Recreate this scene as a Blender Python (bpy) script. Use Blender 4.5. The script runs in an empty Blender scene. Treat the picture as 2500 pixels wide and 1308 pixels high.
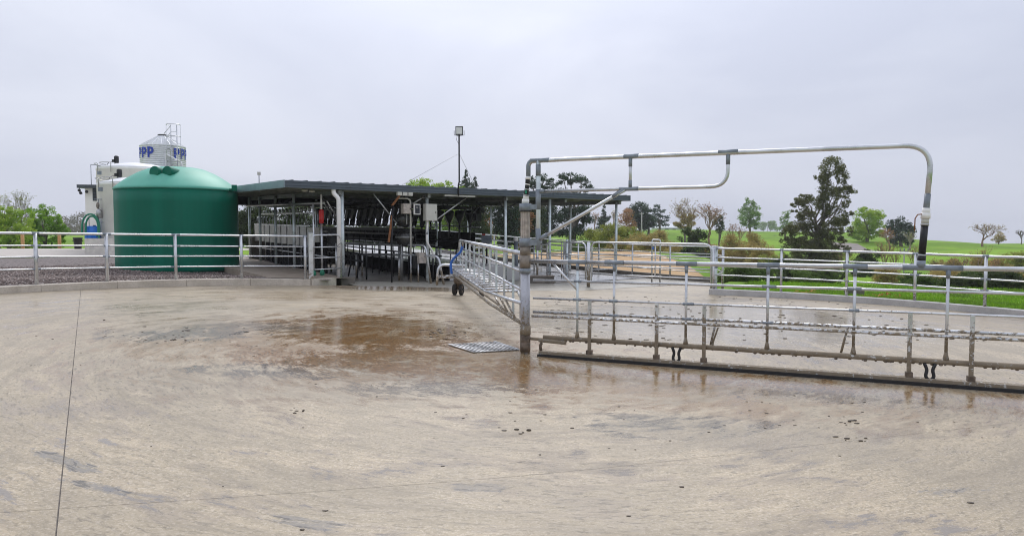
import bpy, bmesh, math, random
import numpy as np
from mathutils import Vector, Matrix
R = math.radians
rnd = random.Random(7)
rng = np.random.default_rng(11)
scn = bpy.context.scene
col = scn.collection

# ------------------------------------------------------------------ camera
PITCH = math.atan(82 / 1700)
EYE = Vector((0, 0, 1.7))
cd = bpy.data.cameras.new('camera'); cam = bpy.data.objects.new('camera', cd); col.objects.link(cam)
cd.sensor_width = 36; cd.lens = 36 * 1700 / 2500; cd.clip_start = .05; cd.clip_end = 8000
cam.location = EYE; cam.rotation_euler = (math.pi / 2 - PITCH, 0, 0)
scn.camera = cam
# ------------------------------------------------------------------ world: overcast sky
SUN_EL, SUN_AZ = R(48), R(2)          # azimuth measured from +Y towards +X
w = bpy.data.worlds.new('World'); scn.world = w; w.use_nodes = True
wt = w.node_tree; wn = wt.nodes; wl = wt.links
for n in list(wn): wn.remove(n)
wo = wn.new('ShaderNodeOutputWorld'); bg = wn.new('ShaderNodeBackground'); bg.inputs[1].default_value = .1
sky = wn.new('ShaderNodeTexSky'); sky.sky_type = 'NISHITA'; sky.sun_disc = False
sky.sun_elevation = SUN_EL; sky.sun_rotation = SUN_AZ; sky.air_density = 1.2; sky.dust_density = 4
tc = wn.new('ShaderNodeTexCoord'); mp = wn.new('ShaderNodeMapping'); mp.inputs['Scale'].default_value = (1, 1, 2.6)
mp.inputs['Location'].default_value = (.35, .1, .1)
nz = wn.new('ShaderNodeTexNoise'); nz.inputs['Scale'].default_value = 1.7; nz.inputs['Detail'].default_value = 5; nz.inputs['Roughness'].default_value = .5
nz.inputs['Distortion'].default_value = .5
wl.new(tc.outputs['Generated'], mp.inputs[0]); wl.new(mp.outputs[0], nz.inputs['Vector'])
mr = wn.new('ShaderNodeMapRange'); mr.inputs[1].default_value = .36; mr.inputs[2].default_value = .66
wl.new(nz.outputs[0], mr.inputs[0])
cm = wn.new('ShaderNodeMix'); cm.data_type = 'RGBA'
cm.inputs[6].default_value = (5.6, 6.0, 7.3, 1); cm.inputs[7].default_value = (7.1, 7.45, 8.6, 1)
wl.new(mr.outputs[0], cm.inputs[0])
sm = wn.new('ShaderNodeMix'); sm.data_type = 'RGBA'; sm.inputs[0].default_value = .94
wl.new(sky.outputs[0], sm.inputs[6]); wl.new(cm.outputs[2], sm.inputs[7]); 
sx_ = wn.new('ShaderNodeSeparateXYZ'); wl.new(tc.outputs['Generated'], sx_.inputs[0])      # overcast dome: brighter towards the zenith
gr = wn.new('ShaderNodeMapRange'); gr.inputs[1].default_value = 0; gr.inputs[2].default_value = 1; gr.inputs[3].default_value = .96; gr.inputs[4].default_value = 1.42; wl.new(sx_.outputs[2], gr.inputs[0])
dt = wn.new('ShaderNodeVectorMath'); dt.operation = 'DOT_PRODUCT'; wl.new(tc.outputs['Generated'], dt.inputs[0])       # the veiled sun brightens the cloud around it
dt.inputs[1].default_value = (math.sin(SUN_AZ) * math.cos(SUN_EL), math.cos(SUN_AZ) * math.cos(SUN_EL), math.sin(SUN_EL))
d1 = wn.new('ShaderNodeMapRange'); d1.inputs[1].default_value = .6; d1.inputs[2].default_value = 1; d1.inputs[3].default_value = 0; d1.inputs[4].default_value = 1; wl.new(dt.outputs['Value'], d1.inputs[0])
d2 = wn.new('ShaderNodeMath'); d2.operation = 'POWER'; wl.new(d1.outputs[0], d2.inputs[0]); d2.inputs[1].default_value = 3.0
d3 = wn.new('ShaderNodeMath'); d3.operation = 'MULTIPLY_ADD'; wl.new(d2.outputs[0], d3.inputs[0]); d3.inputs[1].default_value = .62; d3.inputs[2].default_value = 1
d4 = wn.new('ShaderNodeMath'); d4.operation = 'MULTIPLY'; wl.new(gr.outputs[0], d4.inputs[0]); wl.new(d3.outputs[0], d4.inputs[1])
gm = wn.new('ShaderNodeVectorMath'); gm.operation = 'SCALE'; wl.new(sm.outputs[2], gm.inputs[0]); wl.new(d4.outputs[0], gm.inputs['Scale']); wl.new(gm.outputs[0], bg.inputs[0]); wl.new(bg.outputs[0], wo.inputs[0])
# ------------------------------------------------------------------ sun behind the cloud
sd = bpy.data.lights.new('sun', 'SUN'); sd.energy = 1.5; sd.angle = R(24); sd.color = (1, .965, .92)
so = bpy.data.objects.new('sun', sd); col.objects.link(so)
sdir = Vector((math.sin(SUN_AZ) * math.cos(SUN_EL), math.cos(SUN_AZ) * math.cos(SUN_EL), math.sin(SUN_EL)))
so.rotation_euler = sdir.to_track_quat('Z', 'Y').to_euler(); so.location = (0, 0, 40)
scn.view_settings.view_transform = 'Standard'; scn.view_settings.look = 'None'
scn.view_settings.exposure = 0.05; scn.view_settings.gamma = 1
scn.render.engine = 'CYCLES'; scn.cycles.filter_width = 1.05; scn.cycles.max_bounces = 7; scn.cycles.transparent_max_bounces = 8

# ================================================================== helpers
def ray(px, py):
    a = (px - 1250) / 1700; b = (654 - py) / 1700
    return Vector((a, math.cos(PITCH) + b * math.sin(PITCH), -math.sin(PITCH) + b * math.cos(PITCH)))
def at(px, py, d):
    r = ray(px, py); return EYE + r * (d / r.y)
def hh(x, y=0):                                    # the yard falls gently from its left side
    x = max(x, -13)
    return .05 * (math.sqrt(x * x + 1) - x - 1) / 2
PC = Vector((.19, 9.93, 0))                        # pivot of the round yard
RY = 11.35
SO = Vector((-6.53, 20.1, 0)); SU = Vector((.813, .582, 0)); SV = Vector((-.582, .813, 0))
def S(u, v, z): p = SO + SU * u + SV * v; return Vector((p.x, p.y, z))
def uv(x, y): p = Vector((x, y, 0)) - SO; return p.dot(SU), p.dot(SV)
def SG(u, v, dz=0): p = S(u, v, 0); p.z = hh(p.x) + dz; return p
def ss(a, b, x): t = min(1, max(0, (x - a) / (b - a))); return t * t * (3 - 2 * t)
def lerp(a, b, t): return a + (b - a) * t
def interp(x, xs, ys): return float(np.interp(x, xs, ys))

def T(x, y):                                       # the land
    rc = math.hypot(x - PC.x, y - PC.y)
    if rc < 11.45: return hh(x) - .1
    u, v = uv(x, y)
    d = math.hypot(x, y); a = x / max(y, 1) if y > 0 else (9 if x > 0 else -9)
    left = interp(d, [0, 38, 52, 110, 260, 340, 3300], [hh(x) + .05, hh(x) + .05, -.2, .5, 1.4, -2.5, -70])
    mid = interp(d, [0, 30, 45, 60, 100, 180, 260, 3300], [hh(x) - .05, hh(x) - .05, -.1, -.6, -.2, 2.5, -1.5, -70])
    crest = interp(a, [.2, .4, .47, .5, .56, .66, .8, 1.6], [2.5, 2.35, 1.9, 1.0, .35, -.1, -.8, -1.5])
    gul = interp(a, [.25, .36], [-.3, -2.1])
    right = interp(d, [0, 26, 38, 60, 100, 180, 230, 320, 3300], [.05, .02, gul, gul * .75, -.55, crest, crest - 1.0, -6, -75])
    wl_ = ss(-.05, -.3, a); wr = ss(.12, .26, a)
    if y < 2: wr = 1 if x > 0 else 0; wl_ = 1 - wr
    z = mid * (1 - wl_) * (1 - wr) + left * wl_ * (1 - wr) + right * wr
    if d > 30: z += ss(30, 60, d) * (.6 * math.sin(x * .11 + y * .045 + 1.3) * math.sin(y * .085 - x * .03) + .16 * math.sin(x * .31 + 2 * math.sin(y * .12)) * math.sin(y * .27))
    if rc < 25.5 and 110 < math.degrees(math.atan2(y - PC.y, x - PC.x)) < 183: z = min(z, hh(x) - .15)
    if -3 < v < 24 and .5 < u < 14.6: z = min(z, hh(x) - .12)
    if 18 < y < 26 and 1 < x < 5.9 + (y - 19.9) * .275 + .5: z = min(z, -.12)
    return z

W = {}
class MB:
    def __init__(s): s.v = []; s.f = []; s.s = []
    def face(s, idx, smooth=False): s.f.append(idx); s.s.append(smooth)
    def tube(s, path, r, n=8, cap=True, closed=False):
        P = [Vector(p) for p in path]; m = len(P)
        rs = r if isinstance(r, (list, tuple)) else [r] * m
        t0 = (P[1] - P[0]).normalized()
        nrm = t0.orthogonal().normalized()
        b = len(s.v)
        for i in range(m):
            if i == 0: t = P[1] - P[0]
            elif i == m - 1: t = P[-1] - P[-2]
            else: t = (P[i + 1] - P[i]).normalized() + (P[i] - P[i - 1]).normalized()
            t.normalize()
            nrm = (nrm - t * nrm.dot(t)); nrm.normalize(); bi = t.cross(nrm)
            for k in range(n):
                a = 2 * math.pi * k / n
                s.v.append(P[i] + (nrm * math.cos(a) + bi * math.sin(a)) * rs[i])
        for i in range(m - 1):
            for k in range(n):
                k2 = (k + 1) % n
                s.face((b + i * n + k, b + i * n + k2, b + (i + 1) * n + k2, b + (i + 1) * n + k), n > 4)
        if cap:
            s.face(tuple(b + k for k in reversed(range(n)))); s.face(tuple(b + (m - 1) * n + k for k in range(n)))
        return s
    def hexa(s, c8):
        b = len(s.v); s.v += [Vector(c) for c in c8]
        for q in ((3, 2, 1, 0), (4, 5, 6, 7), (0, 1, 5, 4), (1, 2, 6, 5), (2, 3, 7, 6), (3, 0, 4, 7)): s.face(tuple(b + i for i in q))
        return s
    def box(s, c, size, rz=0, M=None):
        c = Vector(c); x, y, z = [k / 2 for k in size]
        M = M or Matrix.Rotation(rz, 3, 'Z')
        return s.hexa([c + M @ Vector(q) for q in ((-x, -y, -z), (x, -y, -z), (x, y, -z), (-x, y, -z), (-x, -y, z), (x, -y, z), (x, y, z), (-x, y, z))])
    def bar(s, p0, p1, w, h, up=(0, 0, 1)):
        p0 = Vector(p0); p1 = Vector(p1); t = (p1 - p0).normalized()
        sd_ = t.cross(Vector(up))
        if sd_.length < 1e-4: sd_ = t.cross(Vector((1, 0, 0)))
        sd_.normalize(); u_ = sd_.cross(t)
        a = sd_ * (w / 2); b = u_ * (h / 2)
        return s.hexa([p0 - a - b, p0 + a - b, p0 + a + b, p0 - a + b, p1 - a - b, p1 + a - b, p1 + a + b, p1 - a + b])
    def lathe(s, prof, c, n=32, smooth=True, a0=0, a1=2 * math.pi):
        c = Vector(c); b = len(s.v); full = abs(a1 - a0 - 2 * math.pi) < 1e-6; m = n if full else n + 1
        for r, z in prof:
            for k in range(m):
                a = a0 + (a1 - a0) * k / n
                s.v.append(c + Vector((r * math.cos(a), r * math.sin(a), z)))
        for i in range(len(prof) - 1):
            for k in range(n):
                k2 = (k + 1) % m
                s.face((b + i * m + k, b + i * m + k2, b + (i + 1) * m + k2, b + (i + 1) * m + k), smooth)
        if full:
            if prof[0][0] > 1e-6: s.face(tuple(b + k for k in reversed(range(n))))
            if prof[-1][0] > 1e-6: s.face(tuple(b + (len(prof) - 1) * n + k for k in range(n)))
        return s
    def ball(s, c, r, n=10, sc=(1, 1, 1)):
        k = len(s.v)
        s.lathe([(max(1e-4, r * math.sin(math.pi * i / n)), -r * math.cos(math.pi * i / n)) for i in range(n + 1)], (0, 0, 0), n + 4)
        for i in range(k, len(s.v)): q = s.v[i]; s.v[i] = Vector(c) + Vector((q.x * sc[0], q.y * sc[1], q.z * sc[2]))
        return s
    def quadstrip(s, A, B, smooth=True):
        b = len(s.v); s.v += [Vector(p) for p in A] + [Vector(p) for p in B]; n = len(A)
        for i in range(n - 1): s.face((b + i, b + i + 1, b + n + i + 1, b + n + i), smooth)
        return s
    def build(s, name, m, parent=None, origin=None):
        me = bpy.data.meshes.new(name)
        vs = np.array([tuple(p) for p in s.v], dtype=float)
        if origin is None:
            o = np.array([(vs[:, 0].min() + vs[:, 0].max()) / 2, (vs[:, 1].min() + vs[:, 1].max()) / 2, vs[:, 2].min()])
        else: o = np.array(origin)
        me.from_pydata((vs - o).tolist(), [], s.f)
        me.polygons.foreach_set('use_smooth', s.s)
        me.materials.append(m); me.update()
        return link(name, me, Vector(o), parent)
def link(name, me, o, parent=None):
    ob = bpy.data.objects.new(name, me); col.objects.link(ob)
    W[ob] = Vector(o)
    if parent: ob.parent = parent; ob.location = Vector(o) - W[parent]
    else: ob.location = o
    return ob
def npmesh(name, V, F, m, parent=None, smooth=False, origin=(0, 0, 0)):   # F: (n,k) array, same k
    V = np.asarray(V, dtype=np.float32) - np.array(origin, dtype=np.float32); F = np.asarray(F, dtype=np.int32); k = F.shape[1]
    me = bpy.data.meshes.new(name)
    me.vertices.add(len(V)); me.vertices.foreach_set('co', V.ravel())
    me.loops.add(F.size); me.loops.foreach_set('vertex_index', F.ravel())
    me.polygons.add(len(F)); me.polygons.foreach_set('loop_start', np.arange(0, F.size, k, dtype=np.int32))
    me.polygons.foreach_set('loop_total', np.full(len(F), k, dtype=np.int32))
    if smooth: me.polygons.foreach_set('use_smooth', np.ones(len(F), dtype=bool))
    me.materials.append(m); me.update(); me.validate()
    return link(name, me, Vector(origin), parent)
def thing(name, label, cat, loc=(0, 0, 0), group=None):
    o = bpy.data.objects.new(name, None); col.objects.link(o); o.location = loc; o.empty_display_size = .2
    W[o] = Vector(loc); tag(o, label, cat, group); return o
def tag(o, label=None, cat=None, group=None, kind=None):
    if label: o['label'] = label
    if cat: o['category'] = cat
    if group: o['group'] = group
    if kind: o['kind'] = kind
    return o
def root(name, kind='structure', loc=(0, 0, 0)):
    o = bpy.data.objects.new(name, None); col.objects.link(o); o.location = loc; W[o] = Vector(loc); o['kind'] = kind; return o
def fillet(pts, r, n=5):
    P = [Vector(p) for p in pts]; out = [P[0]]
    for i in range(1, len(P) - 1):
        a = (P[i - 1] - P[i]); b = (P[i + 1] - P[i]); la, lb = a.length, b.length; a.normalize(); b.normalize()
        q = min(r, la * .49, lb * .49); A = P[i] + a * q; B = P[i] + b * q
        for k in range(n + 1):
            t = k / n; out.append(A * (1 - t) ** 2 + P[i] * (2 * t * (1 - t)) + B * t * t)
    out.append(P[-1]); return out
def catmull(pts, n=6):
    P = [Vector(p) for p in pts]; P = [P[0] * 2 - P[1]] + P + [P[-1] * 2 - P[-2]]; out = []
    for i in range(1, len(P) - 2):
        for k in range(n):
            t = k / n; a, b, c, d = P[i - 1:i + 3]
            out.append(.5 * ((2 * b) + (c - a) * t + (2 * a - 5 * b + 4 * c - d) * t * t + (3 * b - a - 3 * c + d) * t ** 3))
    out.append(P[-2]); return out

# ================================================================== materials
class MT:
    def __init__(s, name):
        s.m = bpy.data.materials.new(name); s.m.use_nodes = True; s.t = s.m.node_tree
        s.b = s.t.nodes['Principled BSDF']; s.out = s.t.nodes['Material Output']
    def n(s, typ, ins=None, **kw):
        nd = s.t.nodes.new(typ)
        for k, v in kw.items(): setattr(nd, k, v)
        for k, v in (ins or {}).items(): s.set(nd.inputs[k], v)
        return nd
    def set(s, sock, v):
        if isinstance(v, bpy.types.NodeSocket): s.t.links.new(v, sock)
        elif isinstance(v, (tuple, list)) and sock.type == 'RGBA' and len(v) == 3: sock.default_value = (*v, 1)
        else: sock.default_value = v
    def pos(s): return s.n('ShaderNodeNewGeometry').outputs['Position']
    def noise(s, vec, scale, detail=4, rough=.55, dist=0):
        return s.n('ShaderNodeTexNoise', {'Vector': vec, 'Scale': scale, 'Detail': detail, 'Roughness': rough, 'Distortion': dist}).outputs[0]
    def mr(s, v, a, b, c=0, d=1):
        return s.n('ShaderNodeMapRange', {0: v, 1: a, 2: b, 3: c, 4: d}, interpolation_type='SMOOTHSTEP').outputs[0]
    def math(s, op, a, b=0, clamp=False): return s.n('ShaderNodeMath', {0: a, 1: b}, operation=op, use_clamp=clamp).outputs[0]
    def mix(s, f, a, b, mode='MIX'): return s.n('ShaderNodeMix', {0: f, 6: a, 7: b}, data_type='RGBA', blend_type=mode).outputs[2]
    def fmix(s, f, a, b): return s.n('ShaderNodeMix', {0: f, 2: a, 3: b}).outputs[0]
    def scale(s, vec, sc): return s.n('ShaderNodeVectorMath', {0: vec, 1: sc}, operation='MULTIPLY').outputs[0]
    def bump(s, hgt, strength=.3, dist=.02, nrm=None):
        ins = {'Height': hgt, 'Strength': strength, 'Distance': dist}
        if nrm: ins['Normal'] = nrm
        return s.n('ShaderNodeBump', ins).outputs[0]
    def p(s, **kw):
        for k, v in kw.items():
            s.set(s.b.inputs[{'color': 'Base Color', 'rough': 'Roughness', 'metal': 'Metallic', 'normal': 'Normal', 'spec': 'Specular IOR Level', 'coat': 'Coat Weight', 'coatr': 'Coat Roughness', 'emit': 'Emission Color', 'es': 'Emission Strength'}[k]], v)
        return s

def plain(name, c, rough=.5, metal=0, var=.12, sc=6, spec=.5, bump=0, bsc=40):
    t = MT(name); P = t.pos(); n = t.noise(P, sc, 5)
    dk = tuple(k * (1 - var) for k in c); lt = tuple(min(1, k * (1 + var)) for k in c)
    t.p(color=t.mix(t.mr(n, .3, .7), dk, lt), rough=t.mr(t.noise(P, sc * 2.3, 3), .2, .8, rough * .8, min(1, rough * 1.2)), metal=metal, spec=spec)
    if bump: t.p(normal=t.bump(t.noise(P, bsc, 4), bump, .01))
    return t.m
def galv(name, mud=0.0, base=(.62, .63, .64), low=.7, metal=.75):
    t = MT(name); P = t.pos()
    n1 = t.noise(P, 3, 4); n2 = t.noise(P, 26, 4)
    c = t.mix(t.mr(n1, .35, .65), tuple(k * .82 for k in base), tuple(min(.85, k * 1.12) for k in base))
    c = t.mix(t.math('MULTIPLY', t.mr(n2, .55, .75), .35), c, tuple(k * .55 for k in base))
    z = t.n('ShaderNodeSeparateXYZ', {0: P}).outputs[2]
    hi = t.mr(z, .05, low + .5, 1, 0)                       # splashes reach up from the floor
    spl = t.noise(P, 22, 6, .65); big = t.noise(P, 4, 4)
    f = t.math('ADD', t.math('MULTIPLY', hi, .30 + .2 * mud), t.math('MULTIPLY', big, .22))
    f = t.math('ADD', f, spl)
    m = t.mr(f, .93 - .22 * mud, 1.03 - .22 * mud)
    mudc = t.mix(t.noise(P, 9, 4), (.13, .10, .065), (.33, .27, .19))
    t.p(color=t.mix(m, c, mudc), metal=t.fmix(m, metal, 0.0), rough=t.fmix(m, t.mr(n1, .3, .7, .22, .40), .8))
    t.p(normal=t.bump(t.math('ADD', t.math('MULTIPLY', m, .6), t.math('MULTIPLY', n2, .15)), .5, .01))
    return t.m

M = {}
M['galv'] = galv('galvanised', .15)
M['galv_top'] = galv('galvanised clean', -.6)
M['galv_mud'] = galv('galvanised muddy', .55)
M['mudpipe'] = galv('mud caked pipe', .48, base=(.50, .49, .46), low=1.2)
M['post'] = galv('galvanised post', .1, base=(.60, .66, .67), low=.8, metal=.35)
M['blade_steel'] = galv('scraper steel', .42, base=(.55, .55, .52), low=.5, metal=.4)
M['zinc'] = plain('zinc paint', (.235, .265, .30), .55, .2, .18, 9)
M['pivot'] = galv('pivot steel', .25, base=(.40, .40, .42), low=.8, metal=.5)
M['collar'] = plain('collar brown', (.235, .20, .165), .6, .1, .25, 12, bump=.2)
M['ribbed'] = plain('ribbed sleeve', (.42, .37, .325), .6, 0, .22, 14)
M['roofdark'] = plain('ironsand sheet', (.062, .072, .085), .42, .1, .12, 3)
M['fascia'] = plain('ironsand fascia', (.085, .105, .13), .38, .1, .10, 2)
M['fascia_end'] = plain('barge flashing', (.20, .25, .28), .35, .15, .10, 2)
M['soffit'] = plain('roof underside', (.17, .165, .15), .6, .15, .2, 2)
M['purlin'] = plain('purlin steel', (.20, .205, .20), .5, .5, .2, 5)
M['white_pvc'] = plain('white pvc', (.84, .82, .79), .4, 0, .04, 8)
M['black'] = plain('black rubber', (.012, .012, .013), .55, 0, .3, 8)
M['blackboard'] = plain('black board', (.010, .010, .011), .8, 0, .25, 3, spec=.15)
M['dark_steel'] = plain('dark steel', (.017, .018, .02), .45, .4, .3, 6)
M['stainless'] = plain('stainless', (.42, .42, .41), .36, .75, .12, 4)
M['stainless_dark'] = plain('dull stainless', (.075, .075, .072), .3, .7, .2, 5)
M['cabinet'] = plain('cabinet paint', (.56, .55, .50), .45, 0, .06, 5)
M['screen'] = plain('screen black', (.012, .014, .02), .15, 0, .2, 20)
M['red'] = plain('red plastic', (.50, .012, .012), .35, 0, .1, 8)
M['blue'] = plain('blue plastic', (.012, .17, .62), .35, 0, .15, 6)
M['bluehose'] = plain('blue hose', (.03, .14, .52), .4, 0, .1, 8)
M['greenhose'] = plain('green hose', (.01, .20, .11), .4, 0, .1, 8)
M['wall'] = plain('painted panel wall', (.86, .84, .78), .6, 0, .04, 2, bump=.05)
M['vat'] = plain('vat shell', (.87, .85, .82), .6, 0, .07, 1.2)
M['vat_top'] = plain('vat top', (.84, .835, .84), .5, 0, .05, 1.2)
M['louvre'] = plain('louvre blue grey', (.06, .075, .105), .45, 0, .1, 8)
M['plinth'] = plain('plinth concrete', (.64, .60, .54), .8, 0, .12, 4, bump=.2)
M['tin'] = plain('silo steel', (.84, .845, .86), .42, .12, .10, 1.6)
M['letter'] = plain('blue lettering', (.014, .05, .40), .5, 0, .1, 5)
M['timber'] = plain('new timber', (.50, .27, .10), .7, 0, .15, 8)
M['bin'] = plain('bin black', (.018, .018, .02), .5, 0, .2, 5)
M['orange'] = plain('orange netting', (.62, .19, .07), .7, 0, .3, 12)
M['rust'] = plain('rusty strap', (.22, .085, .03), .7, 0, .3, 14)
M['tyre'] = plain('tyre rubber', (.028, .025, .022), .85, 0, .3, 20)
M['mud'] = plain('mud', (.135, .10, .07), .75, 0, .35, 18, bump=.6, bsc=60)
M['lamp_glass'] = plain('lamp glass', (.72, .73, .72), .2, 0, .05, 8)
M['wire'] = plain('guy wire', (.78, .79, .82), .4, .3, .05, 8)
M['dung'] = plain('dung', (.065, .048, .032), .6, 0, .4, 25)
M['house'] = plain('house white', (.72, .72, .72), .6, 0, .05, 1)
M['houseroof'] = plain('house roof', (.42, .46, .52), .5, 0, .08, 1)
M['polewood'] = plain('pole', (.42, .40, .37), .8, 0, .1, 2)

# --- green polyethylene with faint vertical bands, scuffs
t = MT('green tank'); P = t.pos()
sx = t.scale(P, (1.6, 1.6, .06)); n = t.noise(sx, 1.4, 4)
c = t.mix(t.mr(n, .35, .7), (.001, .128, .078), (.003, .158, .098))
sc_ = t.mr(t.noise(t.scale(P, (1.2, 1.2, 9)), 2.2, 5, .6), .66, .74)
c = t.mix(t.math('MULTIPLY', sc_, .10), c, (.20, .38, .32))
t.p(color=c, rough=t.mr(n, .3, .7, .42, .55), spec=.2, normal=t.bump(t.noise(P, 3, 2), .05, .02)); M['tank'] = t.m
t = MT('pale tank top'); P = t.pos(); n = t.noise(P, 1.1, 4)     # paler green than the tank wall
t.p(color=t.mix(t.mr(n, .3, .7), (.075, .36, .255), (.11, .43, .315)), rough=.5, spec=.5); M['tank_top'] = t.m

# --- kerb concrete
def concrete(name, a, b, stain=.5, rough=.75):
    t = MT(name); P = t.pos()
    n1 = t.noise(P, 2.2, 6, .6); n2 = t.noise(P, 30, 5, .6)
    c = t.mix(t.mr(n1, .3, .7), a, b); c = t.mix(t.math('MULTIPLY', t.mr(n2, .45, .7), .35), c, tuple(k * .6 for k in a))
    s1 = t.mr(t.noise(t.scale(P, (1, 1, 1.6)), 5.5, 6, .7), .60, .70)
    c = t.mix(t.math('MULTIPLY', s1, stain), c, (.115, .085, .05))
    t.p(color=c, rough=rough, normal=t.bump(n2, .35, .01)); return t.m
M['kerb'] = concrete('kerb concrete', (.47, .415, .335), (.62, .555, .465), .5)
M['kerb_clean'] = concrete('new kerb concrete', (.42, .405, .385), (.54, .525, .50), .18)
M['path'] = concrete('path concrete', (.30, .24, .18), (.40, .33, .26), .25, .6)
M['pad'] = concrete('pad concrete', (.44, .40, .35), (.53, .485, .43), .2)
M['pitwall'] = concrete('wall concrete', (.10, .09, .075), (.17, .15, .125), .6)
M['joint'] = plain('joint filler', (.34, .30, .26), .8, 0, .2, 10)

# --- wet broomed yard concrete
def yard_mat(name, stains, wets, base=((.38, .31, .20), (.53, .44, .295)), dirt=1.0):
    t = MT(name); P = t.pos()
    d = t.n('ShaderNodeVectorMath', {0: P, 1: tuple(PC)}, operation='SUBTRACT').outputs[0]
    x, y, z = t.n('ShaderNodeSeparateXYZ', {0: d}).outputs
    r = t.math('SQRT', t.math('ADD', t.math('MULTIPLY', x, x), t.math('MULTIPLY', y, y)))
    th = t.math('ARCTAN2', x, t.math('MULTIPLY', y, -1.0))
    rw = t.math('ADD', r, t.math('MULTIPLY', t.noise(P, .5, 3), .55))
    pv = lambda a, b: t.n('ShaderNodeCombineXYZ', {0: t.math('MULTIPLY', rw, a), 1: t.math('MULTIPLY', th, b)}).outputs[0]
    grain = t.noise(P, 46, 3, .7); fine = t.noise(pv(30, 95), 1, 3, .75); broom = t.noise(pv(17, 22), 1, 4, .65); scr = t.noise(pv(26, 34), 1, 3, .7)
    med = t.noise(pv(5.5, 9), 1, 5, .62, .5); big = t.noise(pv(1.6, 4.5), 1, 5, .6, .7); coarse = t.noise(P, .33, 5, .55)
    streak = t.math('ADD', t.math('MULTIPLY', big, .32), t.math('ADD', t.math('MULTIPLY', med, .34), t.math('ADD', t.math('MULTIPLY', broom, .20), t.math('MULTIPLY', fine, .14))))
    c = t.mix(t.mr(coarse, .34, .66), *base)
    c = t.mix(t.math('MULTIPLY', t.mr(big, .42, .62), .45), c, tuple(k * q for k, q in zip(base[1], (1.02, .98, .97))))
    c = t.mix(t.math('MULTIPLY', t.mr(broom, .56, .40), .38), c, tuple(k * .58 for k in base[0]))
    c = t.mix(t.math('MULTIPLY', t.mr(fine, .49, .37), .62), c, tuple(k * .50 for k in base[0]))
    c = t.mix(t.math('MULTIPLY', t.mr(scr, .40, .35), .55), c, tuple(k * .45 for k in base[0]))
    c = t.mix(t.math('MULTIPLY', t.mr(grain, .50, .62), .50), c, (.68, .59, .46))
    # damp film lying in the hollows, small slicks
    film = t.mr(t.math('ADD', streak, t.math('MULTIPLY', coarse, .45)), .685, .80)
    c = t.mix(t.math('MULTIPLY', film, .65 * dirt), c, (.24, .19, .135))
    c = t.mix(t.math('MULTIPLY', t.mr(t.math('ADD', big, t.math('MULTIPLY', med, .4)), .74, .60), .42 * dirt), c, (.26, .215, .155))
    slick = t.mr(streak, .562, .582); c = t.mix(t.math('MULTIPLY', slick, .55 * dirt), c, (.19, .175, .16))
    wetf = t.math('MAXIMUM', t.math('MULTIPLY', slick, .9), t.math('MULTIPLY', film, .45))
    sn = t.math('MULTIPLY', t.math('SUBTRACT', streak, .5), 4.4); fleck = t.math('MULTIPLY', t.mr(coarse, .42, .62, .25, 1), .5 * dirt)
    patchy = t.mr(t.math('ADD', t.math('MULTIPLY', fine, .5), t.math('MULTIPLY', broom, .5)), .38, .56, .30, 1)
    def mask(cx, cy, rx, ry, rot, lo, hi, k=1.0):
        q = t.n('ShaderNodeVectorMath', {0: P, 1: (cx, cy, 0)}, operation='SUBTRACT').outputs[0]
        q = t.n('ShaderNodeVectorRotate', {'Vector': q, 'Angle': -rot}, rotation_type='Z_AXIS').outputs[0]
        q = t.scale(q, (1 / rx, 1 / ry, 0)); ln = t.n('ShaderNodeVectorMath', {0: q}, operation='LENGTH').outputs['Value']
        e = t.mr(ln, 0, 1.7, 1, 0)
        return t.math('MULTIPLY', t.mr(t.math('ADD', e, t.math('MULTIPLY', sn, k)), lo, hi), t.mr(e, 0, .25))
    for (cx, cy, rx, ry, rot) in wets: wetf = t.math('MAXIMUM', wetf, t.math('MULTIPLY', mask(cx, cy, rx, ry, rot, .25, .75, .6), .92))
    for (cx, cy, rx, ry, rot, k, colr, lo, hi) in stains:
        f = mask(cx, cy, rx, ry, rot, lo, hi); soft = colr[0] > .28
        if not soft: f = t.math('MULTIPLY', f, patchy); fleck = t.math('MAXIMUM', fleck, f)
        c = t.mix(t.math('MULTIPLY', f, k), c, colr); wetf = t.math('MAXIMUM', wetf, t.math('MULTIPLY', f, .55 if colr[0] > 1.3 * colr[2] else .3))
    lines = t.noise(pv(20, 12), 1, 4, .7, .3); fl = t.math('MULTIPLY', t.math('MAXIMUM', t.mr(scr, .455, .40), t.mr(lines, .40, .35)), fleck)
    c = t.mix(t.math('MULTIPLY', fl, .80), c, (.07, .06, .045))
    # long faint sweeps of grime
    sweep = t.noise(pv(3.6, 2.4), 1, 5, .65, .3); c = t.mix(t.math('MULTIPLY', t.math('MULTIPLY', t.mr(sweep, .51, .64), t.mr(broom, .40, .60, .35, 1)), .55 * dirt), c, (.22, .18, .12))
    # trodden specks of dung
    sp = t.n('ShaderNodeTexVoronoi', {'Vector': P, 'Scale': 8.0, 'Randomness': 1.0}); spk = t.mr(t.math('ADD', sp.outputs['Distance'], t.math('MULTIPLY', grain, .16)), .10, .15, 1, 0)
    spk = t.math('MULTIPLY', spk, t.mr(t.noise(P, 1.1, 4), .50, .62)); c = t.mix(t.math('MULTIPLY', spk, .75 * dirt), c, (.085, .066, .047))
    rough = t.fmix(wetf, t.mr(coarse, .3, .7, .42, .58), .09)
    hgt = t.math('ADD', t.math('MULTIPLY', fine, .5), t.math('ADD', t.math('MULTIPLY', grain, .5), t.math('MULTIPLY', broom, .35)))
    bp = t.n('ShaderNodeBump', {'Height': hgt, 'Strength': t.fmix(wetf, .40, .09), 'Distance': .010}).outputs[0]
    t.p(color=c, rough=rough, normal=bp, spec=.5); return t.m
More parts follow.
